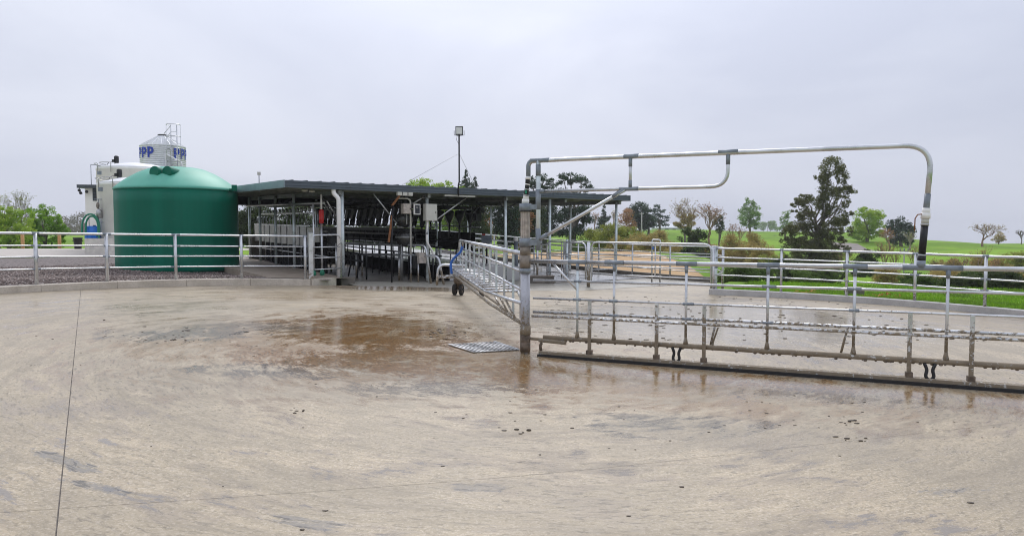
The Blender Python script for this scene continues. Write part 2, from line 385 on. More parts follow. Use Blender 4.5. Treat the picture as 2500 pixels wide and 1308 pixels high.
BR = (.205, .098, .022); TN = (.31, .205, .105); DK = (.115, .108, .09); GY = (.175, .165, .15); LB = (.36, .27, .165)
STAINS = [(-4.2, 11.0, 3.6, 3.0, .2, .55, (.285, .225, .145), .42, 1.05), (-2.0, 7.6, 3.4, 1.5, .1, .5, (.285, .22, .14), .5, 1.05), (-6.5, 13.5, 2.6, 2.4, .6, .4, (.30, .255, .17), .5, 1.1), (2.0, 5.9, 2.6, 1.0, -.2, .45, (.285, .235, .16), .55, 1.1), (-2.4, 13.2, 2.6, 4.2, .1, .55, LB, .45, 1.1), (-2.2, 10.2, 4.4, 3.4, .1, .85, TN, .34, .95), (1.6, 8.0, 3.6, 1.7, -.35, .75, TN, .42, 1.0), (5.2, 7.0, 2.6, .8, -.4, .6, TN, .5, 1.0), (-4.8, 16.8, 4.0, 2.4, .4, .5, LB, .5, 1.1),
          (-2.8, 12.6, 1.7, 2.8, .1, .85, BR, .54, .92), (-1.5, 10.6, 2.6, 1.1, -.05, .9, BR, .50, .9), (-2.2, 9.0, 2.4, 1.3, .1, .85, BR, .58, .92), (-3.6, 11.8, 1.6, 1.6, .2, .6, BR, .64, .98), (.1, 8.4, .9, 1.6, 0, .85, BR, .56, .95), (-.9, 8.3, 1.2, .8, 0, .7, BR, .66, .98),
          (2.6, 8.1, 2.6, .7, -.4, .7, BR, .60, .95), (5.4, 6.9, 2.2, .6, -.4, .6, BR, .66, .98), (-4.9, 10.3, 1.6, .9, .5, .85, DK, .58, .92), (-4.2, 11.4, 1.6, .7, .1, .7, DK, .64, .95), (-3.0, 8.0, 1.3, .7, 0, .75, DK, .66, .95), (-.8, 7.5, 1.7, .6, .2, .6, DK, .70, .98),
          (1.4, 6.2, 1.2, .6, -.1, .65, DK, .64, .95), (3.2, 7.4, 1.8, .6, -.3, .55, DK, .70, .98), (-3.15, 4.78, .6, .13, -.5, .75, GY, .70, .84), (-2.6, 4.32, .3, .08, -.4, .75, GY, .70, .84), (-1.2, 3.95, .38, .12, -.2, .7, GY, .76, .9), (.9, 4.15, .4, .13, .1, .6, GY, .78, .92), (3.0, 4.6, .5, .14, .2, .6, GY, .78, .92), (-.2, 4.6, .35, .12, .1, .6, GY, .78, .92),
          (-3.8, 20.4, 2.6, 1.2, .5, .8, (.27, .18, .105), .45, .8), (5.6, 18.2, 1.3, .7, .2, .8, (.13, .10, .065), .55, .85)]
WETS = [(2.4, 8.3, 3.6, 1.2, -.405), (6, 6.9, 2.4, 1.1, -.405), (-.6, 8.8, 2.8, 1.7, 0), (-2.2, 11.6, 2.2, 2.4, .1), (4, 14, 5, 4, 0), (-2.8, 20.3, 3.0, 1.1, .5)]
M['yard'] = yard_mat('yard concrete', STAINS, WETS)
M['floor'] = yard_mat('roof-shaded floor concrete', [], [], ((.05, .048, .042), (.085, .082, .072)), .5)  # shade under the roof painted in: base far darker than the open entry slab
M['entry'] = yard_mat('entry concrete', [], [], ((.33, .32, .27), (.43, .42, .365)), .4)
t = MT('race floor'); P = t.pos(); n = t.noise(P, 1.2, 5)
t.p(color=t.mix(n, (.44, .43, .42), (.56, .55, .54)), rough=t.mr(n, .3, .7, .10, .3), normal=t.bump(t.noise(P, 30, 4), .08, .01)); M['race'] = t.m

# --- gravel
t = MT('gravel bed'); P = t.pos(); v = t.n('ShaderNodeTexVoronoi', {'Vector': P, 'Scale': 26})
c = t.mix(t.mr(t.n('ShaderNodeSeparateXYZ', {0: v.outputs['Color']}).outputs[0], 0, 1), (.075, .058, .052), (.24, .20, .185))
t.p(color=c, rough=.8, normal=t.bump(v.outputs['Distance'], .8, .02)); M['gravel'] = t.m
t = MT('gravel stone'); ri = t.n('ShaderNodeNewGeometry').outputs['Random Per Island']
cr = t.n('ShaderNodeValToRGB', {0: ri}); el = cr.color_ramp.elements; el[0].color = (.07, .052, .045, 1); el[1].color = (.40, .34, .31, 1)
e = el.new(.45); e.color = (.155, .112, .095, 1); e = el.new(.8); e.color = (.235, .18, .155, 1)
t.p(color=cr.outputs[0], rough=.75); M['stone'] = t.m

# --- land: pasture colours
t = MT('pasture'); P = t.pos()
n1 = t.noise(P, .06, 6, .6); n2 = t.noise(P, .9, 6, .65); n3 = t.noise(P, 14, 4, .7)
c = t.mix(t.mr(n1, .38, .62), (.13, .25, .016), (.22, .375, .026))
c = t.mix(t.math('MULTIPLY', t.mr(n2, .42, .68), .45), c, (.14, .24, .025))
c = t.mix(t.math('MULTIPLY', t.mr(n3, .45, .75), .5), c, (.085, .17, .015))
n4 = t.noise(P, .22, 6, .7); c = t.mix(t.math('MULTIPLY', t.mr(n4, .52, .68), .55), c, (.17, .19, .045))
n5 = t.noise(t.scale(P, (1, .35, 1)), .5, 6, .7); c = t.mix(t.math('MULTIPLY', t.mr(n5, .55, .66), .5), c, (.06, .11, .018))
t.p(color=c, rough=.9, spec=.15, normal=t.bump(n3, .5, .06)); M['grass'] = t.m
t = MT('grass blade'); ri = t.n('ShaderNodeNewGeometry').outputs['Random Per Island']; P = t.pos()
c = t.mix(ri, (.14, .30, .015), (.28, .48, .035)); c = t.mix(t.mr(t.noise(P, .8, 3), .4, .7), c, (.12, .20, .03))
tr = t.n('ShaderNodeBsdfTranslucent', {0: c}); t.p(color=c, rough=.6, spec=.25)
mxs = t.n('ShaderNodeMixShader', {0: .35, 1: t.b.outputs[0], 2: tr.outputs[0]}); t.t.links.new(mxs.outputs[0], t.out.inputs[0]); M['blade'] = t.m
t = MT('tan subsoil'); P = t.pos(); n = t.noise(P, .9, 6, .6)
t.p(color=t.mix(t.mr(n, .3, .7), (.38, .235, .10), (.50, .33, .165)), rough=.9, normal=t.bump(t.noise(P, 6, 5), .4, .05)); M['dirt'] = t.m
M['track'] = plain('farm track', (.22, .19, .17), .9, 0, .2, .8)

def leafmat(name, a, b, tr=.42, rough=.6):
    a = tuple(min(.6, k * 1.45) for k in a); b = tuple(min(.6, k * 1.45) for k in b)
    t = MT(name); g = t.n('ShaderNodeNewGeometry'); ri = g.outputs['Random Per Island']
    n = t.noise(g.outputs['Position'], .7, 4)
    f = t.math('ADD', t.math('MULTIPLY', ri, .5), t.math('MULTIPLY', t.mr(n, .40, .60), .5))
    c = t.mix(f, a, b); tl = t.n('ShaderNodeBsdfTranslucent', {0: c}); t.p(color=c, rough=rough, spec=.2)
    mx = t.n('ShaderNodeMixShader', {0: tr, 1: t.b.outputs[0], 2: tl.outputs[0]}); t.t.links.new(mx.outputs[0], t.out.inputs[0]); return t.m
LM = dict(
    euc=leafmat('gum leaves', (.050, .058, .022), (.15, .15, .06)), spring=leafmat('spring leaves', (.16, .28, .03), (.34, .48, .06)),
    pine=leafmat('pine needles', (.020, .036, .022), (.058, .088, .050)), poplar=leafmat('poplar leaves', (.10, .17, .045), (.22, .31, .10)),
    willow=leafmat('willow shoots', (.14, .165, .028), (.28, .29, .065)), olive=leafmat('olive scrub', (.20, .16, .055), (.36, .28, .105)),
    russet=leafmat('russet buds', (.20, .10, .045), (.34, .19, .10)), dark=leafmat('dark evergreen', (.026, .040, .014), (.075, .098, .034)),
    cedar=leafmat('cedar needles', (.045, .068, .056), (.11, .14, .115)), bush=leafmat('bush leaves', (.035, .062, .014), (.10, .15, .035)),
    haze=leafmat('far wood', (.10, .095, .075), (.17, .155, .12)), green=leafmat('fresh leaves', (.095, .19, .02), (.22, .35, .045)))
M['bark'] = plain('bark', (.15, .125, .10), .9, 0, .25, 6, bump=.4)
M['bark_pale'] = plain('pale bark', (.30, .255, .215), .9, 0, .2, 6)
M['bark_red'] = plain('reddish twigs', (.27, .175, .12), .9, 0, .2, 6)

# ================================================================== the ground
def fan_sheet(name, m, fz, poly_uv=None, nu=40, nv=40, parent=None):
    A, B, C_, D = [Vector(p) for p in poly_uv]
    V = []; F = []
    for j in range(nv + 1):
        for i in range(nu + 1):
            s_, t_ = i / nu, j / nv
            p = (A * (1 - s_) + B * s_) * (1 - t_) + (D * (1 - s_) + C_ * s_) * t_
            V.append((p.x, p.y, fz(p.x, p.y)))
    for j in range(nv):
        for i in range(nu):
            a = j * (nu + 1) + i; F.append((a, a + 1, a + nu + 2, a + nu + 1))
    return npmesh(name, V, F, m, parent, True)
rings = [0, 4, 8, 11.3, 11.45, 11.52, 12] + list(np.arange(12.6, 40, 1.0)) + list(np.geomspace(41, 900, 80)); NS = 320
V = []; F = []
for i, r in enumerate(rings):
    for k in range(NS):
        a = 2 * math.pi * k / NS; x = PC.x + r * math.cos(a); y = PC.y + r * math.sin(a); V.append((x, y, T(x, y)))
for i in range(len(rings) - 1):
    for k in range(NS): F.append((i * NS + k, i * NS + (k + 1) % NS, (i + 1) * NS + (k + 1) % NS, (i + 1) * NS + k))
tag(npmesh('ground', V, F, M['grass'], None, True), kind='structure')

# round yard: four slabs between two sawn joints
yard = root('yard')
bm0 = bmesh.new(); prev = None
NSY = 128
cen = bm0.verts.new((PC.x, PC.y, hh(PC.x)))
ringv = []
for r in np.linspace(.6, RY, 26):
    ringv.append([bm0.verts.new((PC.x + r * math.cos(2 * math.pi * k / NSY), PC.y + r * math.sin(2 * math.pi * k / NSY), hh(PC.x + r * math.cos(2 * math.pi * k / NSY)))) for k in range(NSY)])
for k in range(NSY): bm0.faces.new((cen, ringv[0][k], ringv[0][(k + 1) % NSY]))
for i in range(len(ringv) - 1):
    for k in range(NSY): bm0.faces.new((ringv[i][k], ringv[i][(k + 1) % NSY], ringv[i + 1][(k + 1) % NSY], ringv[i + 1][k])) if False else bm0.faces.new((ringv[i][k], ringv[i + 1][k], ringv[i + 1][(k + 1) % NSY], ringv[i][(k + 1) % NSY]))
L1 = (Vector((-2.42, 3.62, 0)), Vector((-9.43, 15.18, 0)), .008); L2 = (Vector((-2.91, 3.88, 0)), Vector((2.47, 5.62, 0)), .003)
def nrm2(l): d = (l[1] - l[0]).normalized(); return Vector((-d.y, d.x, 0))
for s1 in (1, -1):
    for s2 in (1, -1):
        b = bm0.copy()
        for (l, s_) in ((L1, s1), (L2, s2)):
            nn = nrm2(l) * s_
            bmesh.ops.bisect_plane(b, geom=b.verts[:] + b.edges[:] + b.faces[:], plane_co=l[0] + nn * l[2] * .5, plane_no=nn, clear_inner=True)
        me = bpy.data.meshes.new('slab'); b.to_mesh(me); b.free()
        for p in me.polygons: p.use_smooth = True
        me.materials.append(M['yard']); link('slab', me, Vector((0, 0, 0)), yard)
jb = MB()
for l in (L1, L2):
    d = (l[1] - l[0]).normalized(); nn = nrm2(l) * .06; A = []; B = []
    for k in range(41):
        p = l[0] + d * lerp(-8, 18, k / 40)
        if (p - PC).length < RY + .3: A.append((p.x + nn.x, p.y + nn.y, hh(p.x + nn.x) - .012)); B.append((p.x - nn.x, p.y - nn.y, hh(p.x - nn.x) - .012))
    jb.quadstrip(A, B)
jb.build('joint_filler', M['joint'], yard)
# shed floor, exit race, path, pad, gravel, subsoil
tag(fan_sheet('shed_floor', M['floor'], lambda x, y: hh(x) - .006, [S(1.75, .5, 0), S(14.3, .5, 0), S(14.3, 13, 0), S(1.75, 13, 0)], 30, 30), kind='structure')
tag(fan_sheet('apron', M['yard'], lambda x, y: hh(x) - .012, [(1.8, 19.5, 0), (5.9, 19.9, 0), (7.3, 25, 0), (1.8, 25, 0)], 10, 10), kind='structure')
tag(fan_sheet('entry_slab', M['entry'], lambda x, y: hh(x) - .006, [S(1.75, -4, 0), S(14.3, -4, 0), S(14.3, .497, 0), S(1.75, .497, 0)], 30, 12), kind='structure')
def race_z(x, y): u, v = uv(x, y); return hh(x) * .6 + .004 + .032 * max(0, v + 1) ** 1.0
exit_race = tag(fan_sheet('exit_race', M['race'], race_z, [S(9.3, -1, 0), S(14.1, -1, 0), S(14.1, 24, 0), S(9.3, 24, 0)], 12, 40), kind='structure')
rw = MB(); A = []; B = []
for k in range(26):
    v = -1 + k; p = S(9.3, v, 0); A.append((p.x, p.y, race_z(p.x, p.y) + .012)); B.append((p.x, p.y, hh(p.x) - .1))
a2 = [Vector(q) - SU * .16 for q in A]; b2 = [Vector(q) - SU * .16 for q in B]
rw.quadstrip(a2, b2, False); rw.quadstrip(A, a2, False)
rw.build('race_wall', M['pitwall'], exit_race)
LZ = .15
tag(fan_sheet('path', M['path'], lambda x, y: hh(x) + LZ + .015, [S(-.55, -.35, 0), S(1.75, -.45, 0), S(1.75, 12.5, 0), S(-.75, 12.5, 0)], 8, 30), kind='structure')
ps = MB(); A = []; B = []
for k in range(27):
    q = S(lerp(-.55, -.75, k / 26), lerp(-.35, 12.5, k / 26), 0); A.append((q.x, q.y, hh(q.x) + LZ + .015)); B.append((q.x, q.y, hh(q.x) - .15))
ps.quadstrip(A, B, False); tag(ps.build('path_edge', M['path']), kind='structure')
def gz(x, y): rr_ = math.hypot(x - PC.x, y - PC.y); return hh(x) + LZ - .01 - .17 * ss(12.2, 15.5, rr_) * (1 - ss(20, 23.5, rr_))
# gravel: ring sector outside the left kerb
V = []; F = []; na, nr = 60, 14
for i in range(na + 1):
    a = R(118 + 62 * i / na)
    for j in range(nr + 1):
        r = lerp(11.5, 26, j / nr); x = PC.x + r * math.cos(a); y = PC.y + r * math.sin(a); V.append((x, y, gz(x, y)))
for i in range(na):
    for j in range(nr): a = i * (nr + 1) + j; F.append((a, a + 1, a + nr + 2, a + nr + 1))
tag(npmesh('gravel_bed', V, F, M['gravel'], None, True), kind='structure')
padz = lambda x, y: hh(x) + LZ + .03
tag(fan_sheet('pad', M['pad'], padz, [(-45, 27.2, 0), (-16.2, 28.6, 0), (-14.5, 45, 0), (-45, 43, 0)], 24, 10), kind='structure')
tag(fan_sheet('subsoil', M['dirt'], lambda x, y: T(x, y) + .06 + .45 * ss(30, 46, y), [(5.9, 26.6, 0), (10.6, 30.5, 0), (9.5, 47, 0), (-4, 49, 0)], 24, 16), kind='structure')
# loose stones on the gravel
n = 26000
a = rng.uniform(R(120), R(162), n); r = np.sqrt(rng.uniform(11.6 ** 2, 21 ** 2, n))
x = PC.x + r * np.cos(a); y = PC.y + r * np.sin(a)
us = (x - SO.x) * SU.x + (y - SO.y) * SU.y
ok = (us < -.8) & (y < 29.0); x = x[ok]; y = y[ok]; n = len(x)
z = np.array([gz(p, q) for p, q in zip(x, y)]) + .005
base = np.array([(1, 0, 0), (-1, 0, 0), (0, 1, 0), (0, -1, 0), (0, 0, 1), (0, 0, -1)], float)
tri = np.array([(0, 2, 4), (2, 1, 4), (1, 3, 4), (3, 0, 4), (2, 0, 5), (1, 2, 5), (3, 1, 5), (0, 3, 5)])
th = rng.uniform(0, 6.28, n); s3 = rng.uniform(.012, .034, (n, 1, 1)) * rng.uniform(.7, 1.3, (n, 1, 3))
b3 = base[None] * s3; b3 = b3 + rng.normal(0, .003, b3.shape); ct, st = np.cos(th)[:, None], np.sin(th)[:, None]
Vs = np.stack([b3[..., 0] * ct - b3[..., 1] * st + x[:, None], b3[..., 0] * st + b3[..., 1] * ct + y[:, None], b3[..., 2] * .8 + z[:, None]], -1).reshape(-1, 3)
Fs = (tri[None] + (np.arange(n) * 6)[:, None, None]).reshape(-1, 3)
tag(npmesh('gravel', Vs, Fs, M['stone']), 'loose dark stones covering the bed around the green tank', kind='stuff')
# grass blades behind the right-hand kerb
n = 70000
a = rng.uniform(R(8), R(60.5), n); r = 11.72 + rng.power(.55, n) ** 1.0 * 11; x = PC.x + r * np.cos(a); y = PC.y + r * np.sin(a)
z = np.array([T(p, q) for p, q in zip(x, y)])
hgt = rng.uniform(.03, .085, n) * np.where(r < 12.1, rng.uniform(.8, 2.4, n), 1); th = rng.uniform(0, 6.28, n); wd = rng.uniform(.006, .014, n) * (1 + (r - 11) * .08); ln = rng.normal(0, .03, (n, 2))
P0 = np.stack([x - np.cos(th) * wd, y - np.sin(th) * wd, z - .01], -1); P1 = np.stack([x + np.cos(th) * wd, y + np.sin(th) * wd, z - .01], -1); P2 = np.stack([x + ln[:, 0], y + ln[:, 1], z + hgt], -1)
tag(npmesh('grass', np.stack([P0, P1, P2], 1).reshape(-1, 3), np.arange(3 * n).reshape(-1, 3), M['blade']), 'short bright pasture grass behind the new concrete kerb', kind='stuff')

# ================================================================== round-yard kerbs and fences
def cp(ang, r=RY): return Vector((PC.x + r * math.cos(R(ang)), PC.y + r * math.sin(R(ang)), 0))
def kerb(name, a0, a1, nb, m, ht, wdt=.2):
    k = root(name)
    for i in range(nb):
        b0 = lerp(a0, a1, i / nb) + .02; b1 = lerp(a0, a1, (i + 1) / nb) - .02
        mb = MB(); ns = 8; prof = [(0, -.15), (0, 1.0), (.02, 1.0), (wdt - .02, 1.0), (wdt, 1.0), (wdt, -.15)]
        rows = []
        for (dr, fz) in prof:
            row = []
            for q in range(ns + 1):
                an = lerp(b0, b1, q / ns); p = cp(an, RY + dr); hz = ht(an) if fz > 0 else 0
                p.z = hh(cp(an).x) + (hz - (.015 if dr in (0, wdt) else 0) if fz > 0 else -.15); row.append(p)
            rows.append(row)
        for q in range(len(rows) - 1): mb.quadstrip(rows[q], rows[q + 1], False)
        for e in (0, ns):
            bb = len(mb.v); mb.v += [rw_[e] for rw_ in rows]; mb.face(tuple(range(bb, bb + len(rows))))
        mb.build('kerb_block', m, k)
    return k
lk = lambda an: interp(an, [115, 121.8, 130.5, 147, 154.6, 200], [.17, .17, .19, .165, .15, .12])
kerb('left_kerb', 121.2, 196, 9, M['kerb'], lk)
kerb('right_kerb', 61.3, -12, 10, M['kerb_clean'], lambda an: interp(an, [27, 52], [.15, .165]), .18)
# kerb run on under the wicket, towards the shed post
sk = root('wicket_kerb')
p0 = cp(121.0, RY); p1 = S(1.45, -.35, 0); d = (p1 - p0).normalized(); off = Vector((-d.y, d.x, 0)) * .1
for (t0, t1, w_) in ((0, .9, .2),):
    A_ = p0 + (p1 - p0) * t0; B_ = p0 + (p1 - p0) * t1; A_.z = hh(A_.x) + .03; B_.z = hh(B_.x) + .03
    MB().bar(A_ + off, B_ + off, w_, .30).build('kerb_block', M['kerb'], sk)
e_ = SG(1.75, -.12, .02); MB().box(e_ + Vector((0, 0, .03)), (.42, .42, .26), .62).build('kerb_end', M['pitwall'], sk)

def arc_fence(name, label, cat, angs, zs, ext, r, rp, rr, mp_, mrail, lowmat=None):
    """zs: list of functions angle -> absolute z, first is the foot, then rails bottom..top"""
    o = thing(name, label, cat, cp(angs[0], r) + Vector((0, 0, zs[0](angs[0]))))
    for an in angs:
        p = cp(an, r); zt = zs[-1](an)
        po = MB().tube([(p.x, p.y, zs[0](an) - .03), (p.x, p.y, zt + .005)], rp, 10).build('post', mp_, o)
        for zf in zs[1:]:
            tn = Vector((-math.sin(R(an)), math.cos(R(an)), 0)); q = Vector((p.x, p.y, zf(an))); ll = rnd.uniform(.05, .12)
            top = zf is zs[-1]
            MB().tube([q - tn * ll, q + tn * ll * rnd.uniform(.7, 1.3)], (rr * 1.55 if top else rr) + .004, 8).build('weld_patch', M['zinc'], po)
    for i, zf in enumerate(zs[1:]):
        top = i == len(zs) - 2; pts = []
        nseg = int(abs(ext[1] - ext[0]) / 1.5)
        for k in range(nseg + 1):
            an = lerp(ext[0], ext[1], k / nseg); p = cp(an, r); p.z = zf(an); pts.append(p)
        MB().tube(pts, rr * 1.55 if top else rr, 10).build('rail', mrail, o)
    return o
LA = [121.8, 130.5, 138.9, 147.0, 154.6, 162.6, 170.6, 178.6, 186.6]
zl = lambda a, b: (lambda an: interp(an, [121.8, 154.6, 200], [b, a, a + (a - b)]))
arc_fence('yard_fence', 'galvanised four rail fence curving round the gravel bed', 'fence', LA, [lambda an: hh(cp(an).x) + lk(an), zl(.96, .81), zl(1.22, 1.08), zl(1.46, 1.35), zl(1.72, 1.645)], (121.5, 196), RY + .1, .038, .0178, M['galv'], M['galv_top'])
RA = [51.5, 43.1, 35.0, 27.4, 19.4, 11.4, 3.4, -4.6]
zr = lambda a, b: (lambda an: interp(an, [-10, 27.4, 60], [b - .05, b, a]))
arc_fence('yard_fence', 'galvanised four rail fence curving along the green paddock', 'fence', RA, [lambda an: .13, zr(.54, .47), zr(.79, .72), zr(1.04, .965), zr(1.30, 1.22)], (60.5, -12), RY + .1, .034, .020, M['galv'], M['galv_top'])

# end post and wicket gate beside the shed
ep = cp(121.0, RY + .1); ez = hh(ep.x)
o = thing('gate_post', 'stained square steel post where the left fence ends', 'post', (ep.x, ep.y, ez))
MB().box((ep.x, ep.y, ez + .80), (.12, .12, 1.36), .4).build('shaft', M['galv_mud'], o)
MB().box((ep.x, ep.y, ez + 1.49), (.14, .14, .02), .4).build('cap', M['zinc'], o)
g0 = at(760, 600, 19.9); g1 = at(832, 600, 20.55); g0.z = g1.z = 0; zb = hh(g0.x) + LZ
o = thing('wicket_gate', 'small hooped pipe gate in front of the white downpipe', 'gate', (g0.x, g0.y, zb))
MB().tube(fillet([(g0.x, g0.y, zb + .06), (g0.x, g0.y, 1.675), (g1.x, g1.y, 1.69), (g1.x, g1.y, zb + .0)], .18, 7), .024, 8).build('hoop', M['galv'], o)
for z in (1.33, 1.02, .69): MB().tube([(g0.x, g0.y, z), (g1.x, g1.y, z + .01)], .017, 8).build('rail', M['galv'], o)
MB().tube(catmull([(g1.x - .12, g1.y - .1, 1.33), (g1.x + .03, g1.y - .03, 1.44), (g1.x + .03, g1.y, 1.2), (g1.x + .02, g1.y, .95)], 6), .006, 5).build('chain', M['dark_steel'], o)

# ================================================================== pivot post and the big backing gate
GE = Vector((.919, -.394, 0)).normalized(); GN = Vector((-GE.y, GE.x, 0))
def GP(s, z, n=0): p = PC + GE * s + GN * n; return Vector((p.x, p.y, z))
gang = math.atan2(GE.y, GE.x)
pv = thing('pivot_post', 'tall steel pivot post with grey ribbed sleeve', 'post', (PC.x, PC.y, 0))
MB().tube([(PC.x, PC.y, -.1), (PC.x, PC.y, 1.22)], .068, 16).build('shaft', M['pivot'], pv)
fl = MB()
prof = []
for k in range(48):
    a = 2 * math.pi * k / 48; r = .068 if k % 4 < 3 else .058; prof.append((PC.x + r * math.cos(a), PC.y + r * math.sin(a)))
b = len(fl.v)
for z in (1.64, 2.04): fl.v += [Vector((x, y, z)) for x, y in prof]
for k in range(48): fl.face((k, (k + 1) % 48, 48 + (k + 1) % 48, 48 + k))
fl.build('ribbed_sleeve', M['ribbed'], pv)
for (z0, z1, w_, m) in ((1.22, 1.40, .150, 'collar'), (1.405, 1.525, .152, 'collar'), (1.15, 1.215, .16, 'zinc'), (.27, .40, .158, 'mudpipe'), (.02, .16, .150, 'mud')):
    MB().tube([(PC.x, PC.y, z0), (PC.x, PC.y, z1)], w_ / 2, 16).build('sleeve', M[m], pv)
MB().tube([(PC.x, PC.y, .10), (PC.x, PC.y, .26)], .074, 16).build('foot', M['mud'], pv)

bgate = thing('backing_gate', 'long galvanised backing gate with overhead water pipe and scraper blade', 'gate', (PC.x + GE.x * .2, PC.y + GE.y * .2, 0))
GL = 10.9
def gtube(name, pts, r, m, n=10, par=None): return MB().tube(pts, r, n).build(name, M[m], par or bgate)
top = gtube('top_rail', [GP(.06, 1.318), GP(GL, 1.318)], .0285, 'galv_top', 14)
r2 = gtube('rail', [GP(.12, 1.05), GP(GL, 1.05)], .0165, 'galv'); gtube('rail', [GP(.12, .795), GP(GL, .795)], .015, 'galv_mud')
gtube('rail', [GP(.12, .60), GP(GL, .60)], .0195, 'galv_mud'); gtube('rail', [GP(.12, .545, -.05), GP(1.3, .545, -.05), GP(1.5, .545, -.05), GP(GL, .545, -.05)], .0185, 'galv_mud')
low = gtube('bottom_pipe', [GP(.28, .245), GP(GL, .245)], .0335, 'mudpipe', 14)
gtube('pivot_arm', [GP(.02, .215), GP(.62, .205)], .022, 'mudpipe')
gtube('arm_sleeve', [GP(.22, .205, -.02), GP(.62, .190, -.02)], .031, 'mudpipe', 12)
s_main = [.78, 1.30, 2.26, 3.26, 4.23, 5.18, 6.15, 7.1, 8.1, 9.1, 10.1, 10.8]
for s in s_main:
    up = gtube('upright', [GP(s, .26), GP(s, 1.315)], .0175, 'galv_mud' if s != .78 else 'post')
    MB().tube([GP(s, .27), GP(s, .36)], [.034, .018], 10).build('gusset', M['mudpipe'], up)
    MB().tube([GP(s - .13, 1.318), GP(s + .13, 1.318)], .0315, 14).build('weld_patch', M['zinc'], top)
    MB().tube([GP(s, 1.20), GP(s, 1.30)], [.0195, .027], 10).build('weld_patch', M['zinc'], up)
    for z in (1.05, .795, .60):
        if rnd.random() < .8: MB().tube([GP(s - rnd.uniform(.04, .1), z), GP(s + rnd.uniform(.04, .1), z)], .0205, 8).build('weld_patch', M['zinc'], up)
for s in (.97, 1.89, 2.50, 4.81, 5.42, 7.4, 8.0, 9.9):
    st = MB().bar(GP(s, .06, -.045), GP(s, .79, -.045), .034, .044, up=GE).build('blade_strut', M['galv_mud'], bgate)
    MB().box(GP(s, .07, -.05), (.075, .08, .085), gang).build('strut_foot', M['mud'], st)
# brace, low diagonal ties, scraper blade
gtube('diagonal_brace', [GP(.42, 1.29), GP(.78, .93)], .017, 'galv')
for s in (2.62, 4.15): gtube('blade_tie', [GP(s - .05, .27, .05), GP(s + .02, .60, .05)], .014, 'galv_mud')
bl = MB(); bl.bar(GP(.25, .038, -.06), GP(GL, .024, -.06), .12, .046); bl.build('scraper_blade', M['blade_steel'], bgate)
MB().bar(GP(.24, .000, -.135), GP(GL, -.014, -.135), .03, .044).build('rubber_strip', M['black'], bgate)
MB().tube([GP(.26, .05, -.05), GP(.25, .13, -.05), GP(.27, .17, -.05)], .022, 8).build('blade_pin', M['mud'], bgate)
for s in (2.15, 5.02, 8.0):
    for sg in (-1, 1):
        gtube('drop_hose', catmull([GP(s + sg * .055, .22, -.03), GP(s + sg * .03, .15, -.04), GP(s + sg * .04, .08, -.05), GP(s + sg * .01, .03, -.05)], 4), .019, 'black', 8)
gtube('hose_loop', catmull([GP(2.62, .22), GP(2.6, .30, .07), GP(2.66, .5, .08)], 4), .012, 'mudpipe', 6)
# overhead pipework
BZ, BL_ = 2.735, 2.305
vp = gtube('riser', [GP(.195, 1.47), GP(.195, BZ)], .033, 'post', 14)
oh = gtube('overhead_pipe', fillet([GP(.045, 2.52), GP(.045, BZ), GP(1.5, BZ), GP(4.96, BZ - .02), GP(4.97, 2.19), GP(4.94, 2.12)], .17, 8)[:8] + fillet([GP(.6, BZ), GP(4.99, BZ - .02), GP(4.95, 2.10)], .30, 9), .0295, 'galv_top', 14)
gtube('lower_pipe', fillet([GP(.195, BL_), GP(2.76, BL_), GP(2.76, BZ)], .28, 8), .0235, 'galv_top', 12)
gtube('tie', [GP(1.51, BL_), GP(1.51, BZ)], .021, 'galv_top', 10)
gtube('stay', [GP(.20, 1.62), GP(1.44, BL_ - .01)], .024, 'galv_top', 12)
def patch(a, b, r): MB().tube([a, b], r, 14).build('weld_patch', M['zinc'], bgate)
patch(GP(.075, BZ), GP(.36, BZ), .0325); patch(GP(1.42, BZ), GP(1.62, BZ), .0325); patch(GP(2.64, BZ), GP(2.88, BZ), .0325)
patch(GP(1.36, BL_), GP(1.62, BL_), .027); patch(GP(.20, BL_), GP(.29, BL_), .029); patch(GP(.195, 2.52), GP(.195, 2.68), .036); patch(GP(.195, 2.05), GP(.195, 2.33), .036); patch(GP(.195, 1.47), GP(.195, 1.78), .036)
patch(GP(.21, 1.63), GP(.33, 1.695), .031); patch(GP(1.27, 2.205), GP(1.42, 2.30), .028); patch(GP(1.51, 2.33), GP(1.51, 2.42), .024); patch(GP(1.51, 2.60), GP(1.51, 2.71), .025); patch(GP(2.76, 2.58), GP(2.76, 2.71), .027)
MB().tube(fillet([GP(.045, 2.50), GP(.045, BZ), GP(.22, BZ)], .12, 7), .0325, 14).build('elbow', M['zinc'], bgate)
for (z0, z1, w_) in ((2.035, 2.135, .085), (1.53, 1.645, .086)):
    MB().tube([(PC.x, PC.y, z0), (PC.x, PC.y, z1)], w_, 16).build('pivot_ring', M['zinc'], bgate)
    MB().bar(GP(.06, (z0 + z1) / 2), GP(.20, (z0 + z1) / 2), .07, z1 - z0 - .03).build('bracket', M['zinc'], bgate)
MB().tube([(PC.x, PC.y, 2.02), (PC.x, PC.y, 2.036)], .088, 16).build('gasket', M['black'], bgate)
c45 = GP(.02, 0)
for (z0, z1, r_, m) in ((2.135, 2.20, .052, 'white_pvc'), (2.20, 2.245, .040, 'white_pvc'), (2.245, 2.26, .044, 'stainless'), (2.26, 2.33, .034, 'black'), (2.33, 2.345, .038, 'stainless'), (2.345, 2.40, .032, 'black'), (2.40, 2.415, .037, 'white_pvc'), (2.415, 2.475, .034, 'black'), (2.475, 2.515, .039, 'white_pvc')):
    b0 = lerp(0, .045, (z0 - 2.135) / .38)
    MB().tube([GP(b0, z0), GP(b0 + .004, z1)], r_, 14).build('hose_coupling', M[m], bgate)
